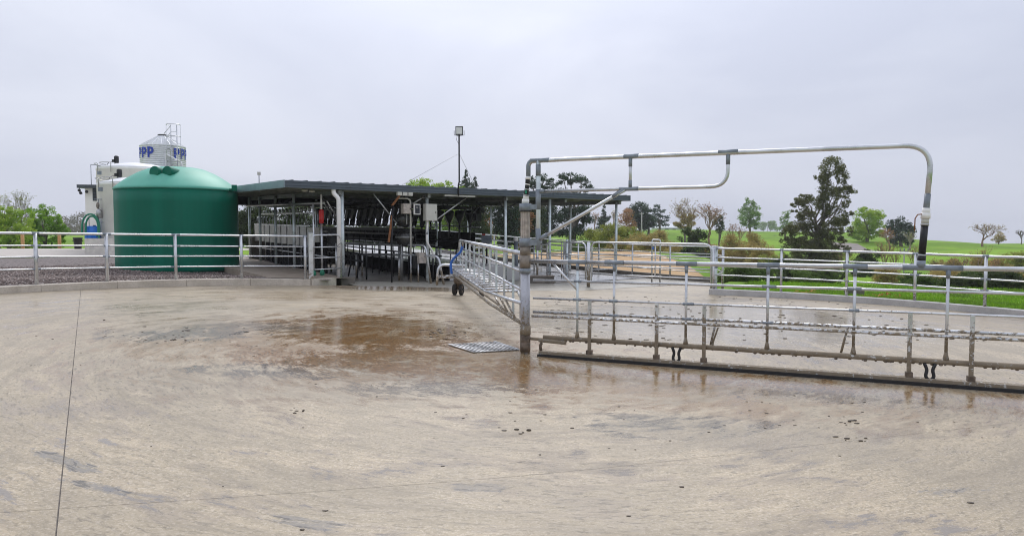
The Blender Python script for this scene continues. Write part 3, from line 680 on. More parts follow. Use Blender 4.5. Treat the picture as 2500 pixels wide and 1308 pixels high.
MB().box(GP(.022, 2.30, -.036), (.03, .004, .05), gang).build('hose_label', M['greenhose'], bgate)
# feed hose at the far end of the pipe
hp = [GP(4.955, 2.12), GP(4.945, 1.99), GP(4.93, 1.85), GP(4.915, 1.50), GP(4.91, 1.40)]
for (t0, t1, r_, m, nm) in ((0, .22, .033, 'zinc', 'pipe_end'), (.2, .29, .042, 'white_pvc', 'valve'), (.27, .35, .050, 'white_pvc', 'valve'), (.34, .42, .040, 'cabinet', 'valve'), (.42, .45, .043, 'stainless', 'hose_clip'), (.45, .86, .038, 'black', 'feed_hose'), (.86, .89, .042, 'stainless', 'hose_clip'), (.88, .96, .044, 'black', 'hose_coupling'), (.95, 1.05, .045, 'zinc', 'pipe_socket')):
    f = lambda t: GP(lerp(4.955, 4.908, t), lerp(2.16, 1.36, t))
    vobj = MB().tube([f(t0), f(t1)], r_, 14).build(nm, M[m], bgate)
MB().tube([GP(4.90, 1.93, -.02), GP(4.855, 1.925, -.05), GP(4.83, 1.88, -.05), GP(4.828, 1.74, -.05)], .007, 6).build('valve_lever', M['rust'], bgate)
patch(GP(4.72, 1.318), GP(5.32, 1.318), .0318)
# caked mud clots on the bottom pipe
mc = MB()
for k in range(70):
    s = rnd.uniform(.3, 6.2); q = GP(s, .245 - .032 - rnd.uniform(0, .006), rnd.uniform(-.03, .02)); mc.ball(q, rnd.uniform(.006, .015), 5, (1.6, 1, .9))
tag(mc.build('mud_clots', M['mud'], bgate), kind='stuff')

# ================================================================== second gate on wheels, swung towards the shed
LG = Vector((-1.79, 10.07, 0)).normalized(); LN = Vector((LG.y, -LG.x, 0))    # LN points to the right
def LP(t, z, w_=0): p = PC + LG * t + LN * w_; return Vector((p.x, p.y, z))
def lz(zn, zf, t): return lerp(zn, zf, t / 9.25)
wg = thing('wheeled_gate', 'ladder framed galvanised gate on wheels with a blue hose', 'gate', LP(.1, 0))
MB().tube(fillet([LP(.08, 1.42), LP(9.25, 1.535), LP(9.25, 1.06)], .12, 5), .035, 12).build('top_rail', M['galv'], wg)
MB().tube([LP(.1, 1.155), LP(9.25, 1.345)], .019, 10).build('rail', M['galv'], wg)
MB().tube([LP(.1, .885), LP(9.25, 1.085)], .019, 10).build('rail', M['galv_mud'], wg)
for i, t_ in enumerate([.35, .98, 1.84, 2.7, 3.55, 4.35, 5.15, 6.0, 6.85, 7.7, 8.55, 9.1]):
    zb_ = .45 if t_ < 1.2 else (.60 if t_ < 3 else .70)
    MB().bar(LP(t_, zb_), LP(t_, lz(1.42, 1.535, t_) - .02), .036, .024, up=LG).build('upright', M['post'] if i % 2 else M['galv'], wg)
lrail = [LP(.08, .70), LP(1.2, .69, -.12), LP(2.8, .665, -.2), LP(9.3, .775, -.2)]
MB().tube(lrail, .027, 12).build('side_rail', M['galv'], wg)
MB().tube([LP(.1, .66, .02), LP(2.8, .65, .42), LP(9.0, .77, .46)], .028, 10).build('side_rail', M['galv_mud'], wg)
MB().tube([LP(.08, .395), LP(2.6, .46, -.14), LP(9.0, .62, -.2)], .027, 10).build('under_rail', M['mudpipe'], wg)
MB().tube([LP(.08, .36, .03), LP(2.6, .42, .05), LP(9.0, .58, -.05)], .024, 8).build('under_rail', M['mudpipe'], wg)
for k in range(13):
    t_ = 2.6 + k * .52
    MB().tube([LP(t_, lz(.64, .765, t_), -.2), LP(t_ + .06, lz(.64, .765, t_), .45)], .022, 8).build('rung', M['galv_mud'], wg)
for t_ in (1.0, 1.6, 2.3): MB().tube([LP(t_ - .4, .42, -.03), LP(t_, .68, -.12)], .018, 8).build('tie', M['mudpipe'], wg)
hoop = fillet([LP(8.7, .86, .1), LP(8.7, .90, -.62), LP(8.72, .36, -.66)], .2, 6)
MB().tube(hoop, .030, 10).build('guard_hoop', M['galv_mud'], wg)
MB().tube([p + LG * .13 + Vector((0, 0, .01)) for p in hoop], .030, 10).build('guard_hoop', M['galv_mud'], wg)
for z in (.60, .56): MB().tube([LP(8.7, z, -.64), LP(8.6, z, -.1)], .02, 8).build('guard_rail', M['galv_mud'], wg)
def wheel(p, ax, r, nm='wheel'):
    ax = ax.normalized(); tyre = MB(); q = ax.orthogonal().normalized(); bi = ax.cross(q)
    ring = [(-.035, r * .72), (-.045, r * .9), (-.03, r), (.03, r), (.045, r * .9), (.035, r * .72)]; n = 20
    for (o_, rr_) in ring:
        for k in range(n): a = 6.28318 * k / n; tyre.v.append(p + ax * o_ + (q * math.cos(a) + bi * math.sin(a)) * rr_)
    for i in range(6):
        for k in range(n): tyre.face((i * n + k, i * n + (k + 1) % n, ((i + 1) % 6) * n + (k + 1) % n, ((i + 1) % 6) * n + k), True)
    w0 = tyre.build(nm, M['tyre'], wg)
    MB().tube([p - ax * .02, p + ax * .02], r * .73, 16).build('rim', M['mud'], w0)
    MB().tube([p - ax * .05, p + ax * .05], r * .2, 10).build('hub', M['dark_steel'], w0)
gzz = lambda p: hh(p.x)
for (t_, w_, r_) in ((9.05, .02, .150), (9.05, -.16, .150), (8.6, .52, .13)):
    p = LP(t_, 0, w_); p.z = gzz(p) + r_ + .003; wheel(p, LN * .93 + LG * -.35, r_)
p = LP(9.05, .46, -.05)
MB().ball(p, .145, 10, (1, 1.1, 1)).build('drive_motor', M['mud'], wg)
MB().tube([LP(9.05, .20, -.07), LP(9.05, .6, -.05)], .05, 8).build('axle_leg', M['mud'], wg)
MB().tube([LP(8.6, .14, .50), LP(8.6, .62, .42), LP(8.7, .75, .42)], .03, 8).build('axle_leg', M['mud'], wg)
MB().box(LP(8.97, .2, -.205), (.04, .01, .16), .3).build('white_tag', M['white_pvc'], wg)
MB().tube(catmull([LP(8.2, 1.42, -.03), LP(8.3, 1.24, -.08), LP(8.5, 1.08, -.22), LP(8.6, .92, -.3), LP(8.62, .66, -.28)], 7), .034, 10).build('hose', M['bluehose'], wg)
MB().tube([LP(8.1, 1.50, -.02), LP(8.22, 1.38, -.04)], .028, 8).build('hose_tail', M['collar'], wg)

# drain grate beside the pivot
dg = thing('drain_grate', 'galvanised slotted drain grate let into the wet concrete', 'grate', (-.38, 10.3, 0))
A0 = Vector((-.95, 10.42, 0)); B0 = Vector((-.26, 10.86, 0)); C0 = Vector((.10, 10.16, 0)); D0 = Vector((-.55, 9.83, 0))
def gq(s_, t_): p = (A0 * (1 - s_) + B0 * s_) * (1 - t_) + (D0 * (1 - s_) + C0 * s_) * t_; p.z = hh(p.x) + .012; return p
MB().quadstrip([gq(0, 0) - Vector((0, 0, .007)), gq(1, 0) - Vector((0, 0, .007))], [gq(0, 1) - Vector((0, 0, .007)), gq(1, 1) - Vector((0, 0, .007))]).build('pit', M['black'], dg)
for k in range(12): s_ = (k + .5) / 12; MB().bar(gq(s_, 0), gq(s_, 1), .03, .004).build('bar', M['galv_top'], dg)
for t_ in (0, .5, 1): MB().bar(gq(0, t_) + Vector((0, 0, .004)), gq(1, t_) + Vector((0, 0, .004)), .025, .004).build('cross_bar', M['galv_top'], dg)
for s_ in (0, 1): MB().bar(gq(s_, -.03) + Vector((0, 0, .005)), gq(s_, 1.03) + Vector((0, 0, .005)), .022, .014).build('edge_bar', M['galv_top'], dg)

# dung clods and scrapings
dm = MB(); spots = []
for k in range(520):
    if k < 260: x = rnd.uniform(.8, 8.5); y = rnd.uniform(11, 19.5)
    elif k < 360: x = rnd.gauss(-4.9, .9); y = rnd.gauss(10, .5)
    elif k < 400: x = rnd.gauss(-1.2, .25); y = rnd.gauss(11.8, .4)
    elif k < 440: x = rnd.gauss(2.2, 1.6); y = rnd.gauss(6.4, .5)
    else: x = rnd.uniform(-6, 6); y = rnd.uniform(3.6, 9.5)
    if (Vector((x, y, 0)) - PC).length > RY - .3: continue
    s = rnd.uniform(.006, .02) * (1.4 if y > 10.5 else .6)
    dm.ball((x, y, hh(x) + s * .2), s, 5, (rnd.uniform(.8, 2.2), rnd.uniform(.7, 1.5), rnd.uniform(.15, .4)))
for (x, y) in ((.02, 5.95), (-1.93, 6.35), (-1.0, 11.75), (-.86, 11.85), (-4.75, 9.75), (2.85, 5.78), (3.1, 6.35)):
    for q in range(7): sz = rnd.uniform(.004, .017); dm.ball((x + rnd.gauss(0, .07), y + rnd.gauss(0, .06), hh(x) + sz * .3), sz, 6, (rnd.uniform(.9, 2.2), rnd.uniform(.8, 1.3), rnd.uniform(.3, .7)))
tag(dm.build('dung', M['dung']), 'dark clods of cow dung scattered over the yard concrete', kind='stuff')

# ================================================================== milking shed
SHA = math.atan2(SU.y, SU.x)
UL, VL = 13.86, 10.0
rz = lambda v, z=3.25: z + .022 * v
shed = thing('milking_shed', 'open sided milking shed with dark flat metal roof', 'shed', SG(0, 0))
def slab_uv(name, u0, u1, v0, v1, zt, th, m, par):
    return MB().hexa([S(u0, v0, rz(v0, zt) - th), S(u1, v0, rz(v0, zt) - th), S(u1, v1, rz(v1, zt) - th), S(u0, v1, rz(v1, zt) - th), S(u0, v0, rz(v0, zt)), S(u1, v0, rz(v0, zt)), S(u1, v1, rz(v1, zt)), S(u0, v1, rz(v1, zt))]).build(name, m, par)
roof = slab_uv('roof', .03, UL - .03, .04, VL - .03, 3.215, .03, M['soffit'], shed)
for k in range(33):
    u = .2 + k * .42; slab_uv('roof_rib', u, u + .05, -.02, VL, 3.276, .058, M['roofdark'], roof)
# front fascia: seven lengths of ribbed flashing, butted with a visible seam
npan = 7
for k in range(npan):
    u0 = lerp(0, UL, k / npan) + .004; u1 = lerp(0, UL, (k + 1) / npan) - .004
    prof = [(.0, 3.255), (-.03, 3.255), (-.03, 3.20), (-.018, 3.192), (-.018, 3.182), (-.03, 3.174), (-.03, 3.112), (-.018, 3.104), (-.018, 3.094), (-.03, 3.086), (-.03, 3.045), (.05, 3.045), (.05, 3.06)]
    mb = MB(); mb.v = []; b = 0
    for u in (u0, u1): mb.v += [S(u, v, z) for v, z in prof]
    n = len(prof)
    for i in range(n - 1): mb.face((i, i + 1, n + i + 1, n + i))
    mb.build('fascia_panel', M['fascia'], roof)
for (u0, m) in ((-.03, 'fascia_end'), (UL, 'fascia')):
    MB().hexa([S(u0, -.03, 3.04), S(u0 + .03, -.03, 3.04), S(u0 + .03, VL, rz(VL, 3.04)), S(u0, VL, rz(VL, 3.04)), S(u0, -.03, 3.262), S(u0 + .03, -.03, 3.262), S(u0 + .03, VL, rz(VL, 3.262)), S(u0, VL, rz(VL, 3.262))]).build('barge_flashing', M[m], roof)
MB().bar(S(0, VL, rz(VL, 3.15)), S(UL, VL, rz(VL, 3.15)), .03, .2).build('rear_fascia', M['fascia'], roof)
MB().hexa([S(.2, 9.75, 2.90), S(9.0, 9.75, 2.90), S(9.0, 9.79, 2.90), S(.2, 9.79, 2.90), S(.2, 9.75, 3.36), S(9.0, 9.75, 3.36), S(9.0, 9.79, 3.36), S(.2, 9.79, 3.36)]).build('rear_valance', M['blackboard'], roof)
MB().bar(S(1.9, 2.2, 2.86), S(9.0, 2.2, 2.86), .3, .12).build('service_duct', M['dark_steel'], roof); MB().bar(S(1.9, 5.4, 2.84), S(9.0, 5.4, 2.84), .35, .16).build('service_duct', M['dark_steel'], roof)
for k in range(8):
    v = .35 + k * 1.31; MB().bar(S(.1, v, rz(v, 3.10)), S(UL - .1, v, rz(v, 3.10)), .06, .14).build('purlin', M['purlin'], roof)
MB().bar(S(.05, .17, 3.115), S(UL - .05, .17, 3.115), .16, .10).build('gutter', M['soffit'], roof)
for u in (1.7, 4.76, 7.89, 10.6, 13.45): MB().bar(S(u, .1, rz(.1, 2.96)), S(u, VL - .2, rz(VL, 2.96)), .10, .13).build('rafter', M['purlin'], roof)
postlist = [(1.79, .2), (4.76, .25), (7.89, .2), (9.91, .2), (13.42, .3), (1.6, 4.1), (1.6, 6.2), (1.6, 8.2), (1.6, 9.7), (13.45, 3.2), (13.45, 6.4), (13.45, 9.4), (10.6, 9.6), (12.2, 9.6), (7.4, 9.6), (4.4, 9.6), (3.4, 4.2), (7.9, 5.2)]
for i, (u, v) in enumerate(postlist):
    p = SG(u, v); zf = race_z(p.x, p.y) if u > 9.3 else (p.z + (LZ if u < 1.75 else 0))
    MB().tube([(p.x, p.y, zf - .06), (p.x, p.y, rz(v, 3.0))], .052 if i else .066, 12).build('post', M['post'], shed)
# knee braces
for (a, b) in (((2.9, .35, 2.98), (3.75, .45, 2.05)), ((6.35, .3, 2.98), (5.0, .3, 2.10)), ((2.2, 3.0, 2.9), (3.3, 4.2, 1.95)), ((1.7, 1.2, 2.75), (2.8, 2.6, 1.9)), ((4.3, .4, 2.7), (4.7, .3, 2.95))):
    MB().tube([S(*a), S(*b)], .022, 8).build('knee_brace', M['galv'], shed)
dp = SG(1.60, -.03, LZ)
MB().tube(fillet([S(1.48, .06, 3.06), S(1.48, .06, 2.93), dp + Vector((0, 0, 2.78 - dp.z)), dp], .09, 6), .066, 16).build('downpipe', M['white_pvc'], shed)
# lamp stubs and cable trays under the eave
for k in range(3): MB().box(S(3.62 + k * .19, -.0, 2.985), (.15, .12, .11), SHA).build('junction_box', M['cabinet'], shed)
MB().bar(S(5.3, .05, 2.99), S(6.5, .05, 2.99), .06, .05).build('strip_light', M['cabinet'], shed)
for (u, v) in ((.75, .5), (1.05, .7)): MB().lathe([(.0, 0), (.09, .01), (.09, .06), (.0, .07)], S(u, v, 2.97), 12).build('eave_lamp', M['cabinet'], shed)

def unit(name, label, cat, u, v, z=None, group=None):
    p = SG(u, v); 
    if z is not None: p.z = z
    return thing(name, label, cat, p, group)
# red air filter on its stand pipe
o = unit('stand_pipe', 'grey stand pipe with a red filter bowl beside the wicket', 'pipe', 1.35, .75)
b = S(1.35, .75, 0); zf = hh(b.x) + LZ
MB().tube([(b.x, b.y, zf), (b.x, b.y, 2.05)], .032, 10).build('lower_pipe', M['galv_mud'], o)
MB().lathe([(.05, 0), (.075, .01), (.075, .11), (.08, .13), (.075, .15), (.075, .27), (.08, .29), (.075, .31), (.075, .40), (.045, .42)], (b.x, b.y, 2.04), 16).build('filter_bowl', M['red'], o)
MB().tube([(b.x, b.y, 2.45), (b.x, b.y, 2.93)], .028, 10).build('upper_pipe', M['white_pvc'], o)
MB().lathe([(.03, 0), (.07, .03), (.08, .1), (.05, .18), (.03, .2)], (b.x, b.y, zf + .0), 12).build('green_valve', M['greenhose'], o)
o = unit('stand_pipe', 'slim drain pipe ending in a small green valve', 'pipe', 1.05, .62)
b = S(1.05, .62, 0); zf = hh(b.x) + LZ
MB().tube([(b.x, b.y, zf), (b.x, b.y, 2.62)], .025, 10).build('pipe', M['galv'], o)
MB().lathe([(.03, 0), (.06, .03), (.065, .09), (.04, .15), (.03, .17)], (b.x, b.y, zf), 12).build('green_valve', M['greenhose'], o)
# long air line in front of the left posts
o = unit('air_line', 'long horizontal pale pipe slung along the left shed posts', 'pipe', 1.5, 1.0, 2.6)
MB().tube([S(1.5, .9, 2.67), S(1.5, 9.8, 2.88)], .035, 10).build('pipe', M['stainless'], o)
for v in (4.1, 6.2, 8.2): MB().box(S(1.53, v, rz(v, 2.645)), (.06, .06, .12), SHA).build('clip', M['zinc'], o)

# left bail row: stainless head panels with bent bars
row = unit('bail_row', 'row of stainless head panels with bent bars along the shed side', 'bails', 1.95, 4.0)
zt = lambda v: interp(v, [4, 10], [1.96, 2.10])
for k in range(9):
    v0 = 3.9 + k * .72; v1 = v0 + .60
    MB().hexa([S(1.95, v0, zt(v0) - .66), S(1.98, v0, zt(v0) - .66), S(1.98, v1, zt(v1) - .68), S(1.95, v1, zt(v1) - .68), S(1.95, v0, zt(v0)), S(1.98, v0, zt(v0)), S(1.98, v1, zt(v1)), S(1.95, v1, zt(v1))]).build('head_panel', M['stainless'], row)
    pb = SG(2.0, v0 - .06, LZ); MB().tube([pb, S(2.0, v0 - .06, zt(v0) + .02)], .022, 8).build('leg', M['galv'], row)
MB().hexa([S(2.42, 3.2, .3), S(2.46, 3.2, .3), S(2.46, 10.3, .4), S(2.42, 10.3, .4), S(2.42, 3.2, 1.5), S(2.46, 3.2, 1.5), S(2.46, 10.3, 1.65), S(2.42, 10.3, 1.65)]).build('kick_board', M['blackboard'], row)
MB().bar(S(2.0, 3.8, zt(3.8) + .03), S(2.0, 10.4, zt(10.4) + .03), .05, .05).build('top_channel', M['galv'], row)
MB().bar(S(2.2, 3.6, 2.44), S(2.2, 10.4, 2.56), .05, .06).build('milk_line', M['stainless'], row)
MB().tube([S(2.0, 1.6, .95), S(2.0, 10.2, 1.15)], .022, 8).build('low_rail', M['galv'], row)
MB().bar(S(2.55, 3.6, 2.75), S(2.55, 10.2, 2.9), .25, .12).build('cable_duct', M['dark_steel'], row)
for k in range(15):
    v = 4.0 + k * .43; z0 = zt(v) + .03
    MB().tube(fillet([S(2.0, v, z0), S(2.0, v, z0 + .26), S(2.12, v + .16, 2.44)], .05, 2), .018, 6).build('bent_bar', M['galv'], row)
    MB().lathe([(.02, 0), (.05, .03), (.05, .16), (.02, .2)], S(2.28, v, 2.50), 8).build('dropper_cup', M['stainless'], row)
MB().box(S(2.0, 3.3, 1.68), (.36, .2, .5), SHA).build('control_box', M['cabinet'], row)
MB().box(S(2.45, 2.6, 1.55), (.3, .3, .7), SHA).build('control_box', M['dark_steel'], row)

# inner rows of black swing-over arms
def arm_row(label, u, v0, v1, n, ztop, funnel=False):
    o = unit('cluster_row', label, 'milking row', u, v0)
    p = S(u, v0, 0); q = S(u, v1, 0)
    MB().tube([S(u, v0 - .2, ztop + .04), S(u, v1, ztop + .2)], .045, 10).build('milk_line', M['stainless_dark'], o)
    MB().tube([S(u + .12, v0 - .2, ztop - .74), S(u + .12, v1, ztop - .55)], .028, 8).build('rump_rail', M['galv'], o)
    if not funnel:
        for (dz, w_, m) in ((-.86, .1, 'dark_steel'), (-1.02, .06, 'stainless_dark'), (-1.22, .05, 'dark_steel'), (-1.42, .05, 'galv')):
            MB().bar(S(u + .1, v0 - .3, ztop + dz), S(u + .1, v1, ztop + dz + .16), .05, w_).build('rail', M[m], o)
        MB().hexa([S(u + .25, v0, ztop - 1.3), S(u + .3, v0, ztop - 1.3), S(u + .3, v1, ztop - 1.15), S(u + .25, v1, ztop - 1.15), S(u + .25, v0, ztop - .88), S(u + .3, v0, ztop - .88), S(u + .3, v1, ztop - .72), S(u + .25, v1, ztop - .72)]).build('splash_sheet', M['blackboard'], o)
    for k in range(n):
        v = lerp(v0, v1, (k + .5) / n); z = ztop + .16 * k / n; j = rnd.uniform(-.03, .03)
        if not funnel:
            a = MB().bar(S(u, v, z + .03), S(u, v + .33 + j, z - .50), .12, .25).build('swing_arm', M['black'], o)
            MB().tube(catmull([S(u, v + .30, z - .42), S(u + .1, v + .36, z - .62), S(u - .05, v + .22, z - .72), S(u, v + .10, z - .55), S(u + .05, v + .25, z - .2)], 4), .028, 6).build('milk_hose', M['black'], a)
            MB().lathe([(.03, 0), (.085, .05), (.085, .2), (.04, .27)], S(u - .04, v + .26 + j, z - .74), 8).build('cluster', M['black'], a)
            pb = SG(u + .15, v); MB().tube([pb, S(u + .15, v, z - .84)], .02, 6).build('bail_post', M['dark_steel'], o)
        else:
            a = MB().lathe([(.03, -.75), (.035, -.12), (.20, .22), (.20, .42), (.02, .46)], S(u, v, z - .5), 10).build('funnel', M['dark_steel'], o)
            MB().tube([S(u, v, z - 1.2), S(u, v, z - .6)], .04, 8).build('stem', M['stainless_dark'], a)
    return o
arm_row('far row of black swing arms and hoses against the light', 4.5, 1.1, 10.0, 15, 2.70)
arm_row('short row of dark funnels with slim stems above black boards', 8.6, 3.3, 9.0, 7, 2.72, True)
arm_row('second row of black swing arms deep inside the shed', 6.6, 3.4, 10.0, 10, 2.70)
pf = root('cow_platform'); rzp = lambda p: hh(p.x) + .50
for k in range(6):
    v0 = .9 + k * 1.75; v1 = v0 + 1.74; q4 = [S(6.0, v0, 0), S(9.1, v0, 0), S(9.1, v1, 0), S(6.0, v1, 0)]
    for q in q4: q.z = rzp(q)
    MB().hexa([q - Vector((0, 0, .7)) for q in q4] + q4).build('platform_slab', M['race'], pf)
    a_, b_ = q4[0].copy(), q4[3].copy(); MB().hexa([a_ - SU * .04 - Vector((0, 0, .6)), a_ - SU * .005 - Vector((0, 0, .6)), b_ - SU * .005 - Vector((0, 0, .6)), b_ - SU * .04 - Vector((0, 0, .6)), a_ - SU * .04 - Vector((0, 0, .02)), a_ - SU * .005 - Vector((0, 0, .02)), b_ - SU * .005 - Vector((0, 0, .02)), b_ - SU * .04 - Vector((0, 0, .02))]).build('edge_shade', M['blackboard'], pf)  # black sheet stands in for the shade on the platform's edge
lw2 = unit('nib_wall', 'low dark concrete wall closing the back of the shed', 'wall', 1.9, 10.35)
for k in range(3): A_ = SG(1.8 + k * 1.4, 10.35, .55); B_ = SG(3.19 + k * 1.4, 10.35, .55); MB().bar(A_, B_, .18, 1.25).build('wall_panel', M['pitwall'], lw2)
# black board along the exit race
bb = unit('board_wall', 'black rubber board wall beside the exit race', 'wall', 9.2, 4.3)
for k in range(4):
    v0 = 4.35 + k * 1.5; v1 = v0 + 1.485; zz = lambda v: interp(v, [4.35, 10.3], [1.77, 1.92])
    MB().hexa([S(9.22, v0, zz(v0) - .72), S(9.26, v0, zz(v0) - .72), S(9.26, v1, zz(v1) - .72), S(9.22, v1, zz(v1) - .72), S(9.22, v0, zz(v0)), S(9.26, v0, zz(v0)), S(9.26, v1, zz(v1)), S(9.22, v1, zz(v1))]).build('board', M['blackboard'], bb)
    p = S(9.3, v0 + .1, 0); MB().tube([(p.x, p.y, race_z(p.x, p.y)), (p.x, p.y, zz(v0) - .02)], .025, 8).build('post', M['dark_steel'], bb)
# receivers, cabinets, screen on the front line
def ub(name, label, cat, u, v, z): return unit(name, label, cat, u, v, z)
o = ub('milk_receiver', 'upper dark steel receiver ball with pipe flange', 'receiver', 4.28, .95, 1.95)
MB().ball(S(4.28, .95, 2.20), .29, 14).build('vessel', M['stainless_dark'], o); MB().tube([S(4.28, .95, 2.45), S(4.28, .95, 2.98)], .04, 8).build('neck', M['stainless_dark'], o)
MB().tube([S(4.0, .9, 1.93), S(4.6, .9, 1.93)], .022, 8).build('flange', M['stainless'], o); MB().bar(S(4.2, .62, 2.03), S(4.2, .62, 2.35), .03, .02).build('sight_glass', M['stainless'], o)
o = ub('milk_receiver', 'lower dark steel receiver ball with clamped lid band', 'receiver', 4.28, .95, 1.22)
MB().ball(S(4.28, .95, 1.58), .30, 14).build('vessel', M['stainless_dark'], o); MB().lathe([(.303, -.02), (.315, 0), (.303, .02)], S(4.28, .95, 1.6), 20).build('band', M['stainless'], o)
for k in range(3): a = k * 2.1; q = S(4.28, .95, 0); MB().tube([(q.x + .2 * math.cos(a), q.y + .2 * math.sin(a), hh(q.x)), (q.x + .18 * math.cos(a), q.y + .18 * math.sin(a), 1.4)], .022, 6).build('leg', M['stainless'], o)
o = ub('vacuum_pipe', 'pale pipe bent over beside the small cabinet', 'pipe', 4.2, .2, 0)
MB().tube(fillet([S(3.75, .3, 2.86), S(4.15, .25, 2.86), SG(4.15, .25, .9)], .15, 6), .028, 10).build('pipe', M['cabinet'], o)
MB().tube([SG(4.15, .25), SG(4.15, .25, .95)], .02, 8).build('foot', M['galv_mud'], o)
def cab(name, label, u, z, w_, h_, m, d_=.18):
    o = unit(name, label, 'cabinet', u, .12, z - h_ / 2)
    MB().box(S(u, .12, z), (w_, d_, h_), SHA).build('body', M[m], o)
    MB().box(S(u, .12 - d_ / 2 - .008, z), (w_ - .03, .012, h_ - .03), SHA).build('door', M[m], o)
    MB().box(S(u + w_ * .36, .12 - d_ / 2 - .02, z), (.02, .02, .05), SHA).build('latch', M['dark_steel'], o)
    return o
cab('control_cabinet', 'large pale cabinet on the shed post under the floodlight', 4.80, 2.42, .42, .55, 'cabinet')
cab('control_cabinet', 'small stained cabinet above the upper receiver', 3.92, 2.52, .28, .32, 'ribbed')
o = unit('display_screen', 'black display screen in a white frame between two cabinets', 'screen', 4.3, .1, 2.34)
MB().box(S(4.3, .1, 2.51), (.22, .08, .34), SHA).build('frame', M['white_pvc'], o); MB().box(S(4.3, .055, 2.51), (.165, .012, .28), SHA).build('panel', M['screen'], o)
MB().box(S(4.28, .046, 2.57), (.08, .006, .02), SHA).build('readout', M['cabinet'], o)
o = unit('conduit', 'white flexible conduit curving down from the large cabinet', 'pipe', 4.72, .2, 0)
MB().tube(catmull([S(4.72, .15, 2.16), S(4.70, .15, 1.75), S(4.72, .18, 1.45), S(4.95, .25, 1.12), SG(5.0, .3, .8)], 6), .035, 10).build('hose', M['white_pvc'], o)
MB().tube([S(4.712, .15, 1.9), S(4.70, .15, 1.7)], .038, 10).build('grey_sleeve', M['zinc'], o); MB().tube([SG(5.0, .3), SG(5.0, .3, .85)], .03, 8).build('stub', M['dark_steel'], o)
o = unit('hanging_strap', 'rusty brown strap hanging from the eave', 'strap', 3.55, .15, 1.5)
MB().bar(S(3.66, .02, 2.95), S(3.42, .1, 2.60), .07, .02, up=SV).build('upper_length', M['rust'], o); MB().bar(S(3.42, .1, 2.30), S(3.30, .12, 1.45), .07, .02, up=SV).build('lower_length', M['rust'], o)
MB().tube([S(3.45, .1, 2.62), S(3.40, .12, 1.3), SG(3.4, .12)], .028, 8).build('chain', M['dark_steel'], o)
o = unit('drive_motor', 'round ended motor hung below the right eave', 'motor', 8.4, 3.0, 2.4)
MB().tube([S(8.35, 2.4, 2.62), S(8.35, 3.0, 2.62)], .12, 14).build('body', M['stainless_dark'], o); MB().tube([S(8.35, 2.36, 2.62), S(8.35, 2.41, 2.62)], .075, 14).build('end_bore', M['black'], o)
MB().bar(S(8.35, 2.8, 2.7), S(8.35, 2.8, 3.0), .06, .06).build('hanger', M['dark_steel'], o); MB().box(S(8.3, 2.7, 2.36), (.25, .2, .28), SHA).build('gearbox', M['dark_steel'], o)

o = unit('hose_loops', 'sagging black hoses slung under the shed roof', 'hose', 3.0, 1.2, 2.6)
for k in range(12):
    u0 = 2.2 + .55 * k; v0 = 1.0 + rnd.uniform(0, 1.6); sag = rnd.uniform(.15, .4)
    MB().tube(catmull([S(u0, v0, 2.9), S(u0 + .25, v0 + .1, 2.9 - sag), S(u0 + .6, v0 + .1, 2.92 - sag * .9), S(u0 + .9, v0, 2.9)], 5), .022, 6).build('hose', M['black'], o)
for k in range(6): MB().tube([S(2.4 + k * .9, .9, 2.72 - .05 * (k % 3)), S(2.7 + k * .9, 9.6, 2.86 - .05 * (k % 3))], .03, 6).build('feed_line', M['stainless_dark' if k % 2 else 'dark_steel'], o)
# pit-end barriers at the front of the shed
def hoop_bar(label, pts, legs, rad, m='galv_mud', nm='entry_rail', mid=None, rr=.18):
    p = Vector(pts[0]); o = thing(nm, label, 'rail', (p.x, p.y, hh(p.x)))
    MB().tube(fillet(pts, rr, 6), rad, 10).build('hoop', M[m], o)
    for q in (mid or []): MB().tube(q, rad * .8, 8).build('bar', M[m], o)
    for q in legs: MB().tube(q, rad, 8).build('leg', M[m], o)
    return o
hoop_bar('dark hooped entry rail running out of the shed shadow', [S(3.0, 5.2, 1.35), S(4.55, .0, 1.34), SG(4.62, -.25, -.02)], [[SG(2.6, 2.1), S(2.6, 2.1, 1.35)], [SG(4.2, 1.2), S(4.2, 1.2, 1.33)], [SG(3.65, 3.0), S(3.65, 3.0, 1.34)]], .035, 'galv_mud', mid=[[S(2.9, 5.2, 1.02), S(4.5, .1, 1.02)]])
hoop_bar('lower muddy hooped rail ending on the pale floor', [S(3.1, 3.2, 1.02), S(4.75, -.5, 1.0), SG(4.83, -.72, -.02)], [[SG(3.3, 2.7), S(3.3, 2.7, 1.0)], [SG(4.1, 1.0), S(4.1, 1.0, 1.0)]], .038, 'galv_mud')
hoop_bar('sloping pale rail across the shed entrance', [SG(2.05, .9, -.02), SG(2.05, .9, 1.18), S(3.2, 1.6, 1.42)], [[SG(2.1, 1.5), SG(2.1, 1.5, 1.15)]], .024, 'galv', rr=.05)
hoop_bar('tall muddy hoop behind the wheeled gate', [SG(6.05, -.6, -.02), SG(6.05, -.6, 1.25), SG(6.35, .2, 1.3), SG(6.35, .2, -.02)], [], .034, 'galv_mud', mid=[[SG(6.05, -.6, .85), SG(6.35, .2, .87)]])
o = unit('feed_bin', 'mud splashed pale box hung on the entry rail', 'box', 4.45, .1, .72)
MB().box(S(4.45, .12, .93), (.26, .24, .34), SHA).build('body', M['ribbed'], o); MB().box(S(4.30, .3, .80), (.2, .3, .4), SHA).build('bracket', M['dark_steel'], o); MB().tube([SG(4.35, .12), S(4.35, .12, .8)], .025, 8).build('leg', M['galv_mud'], o)
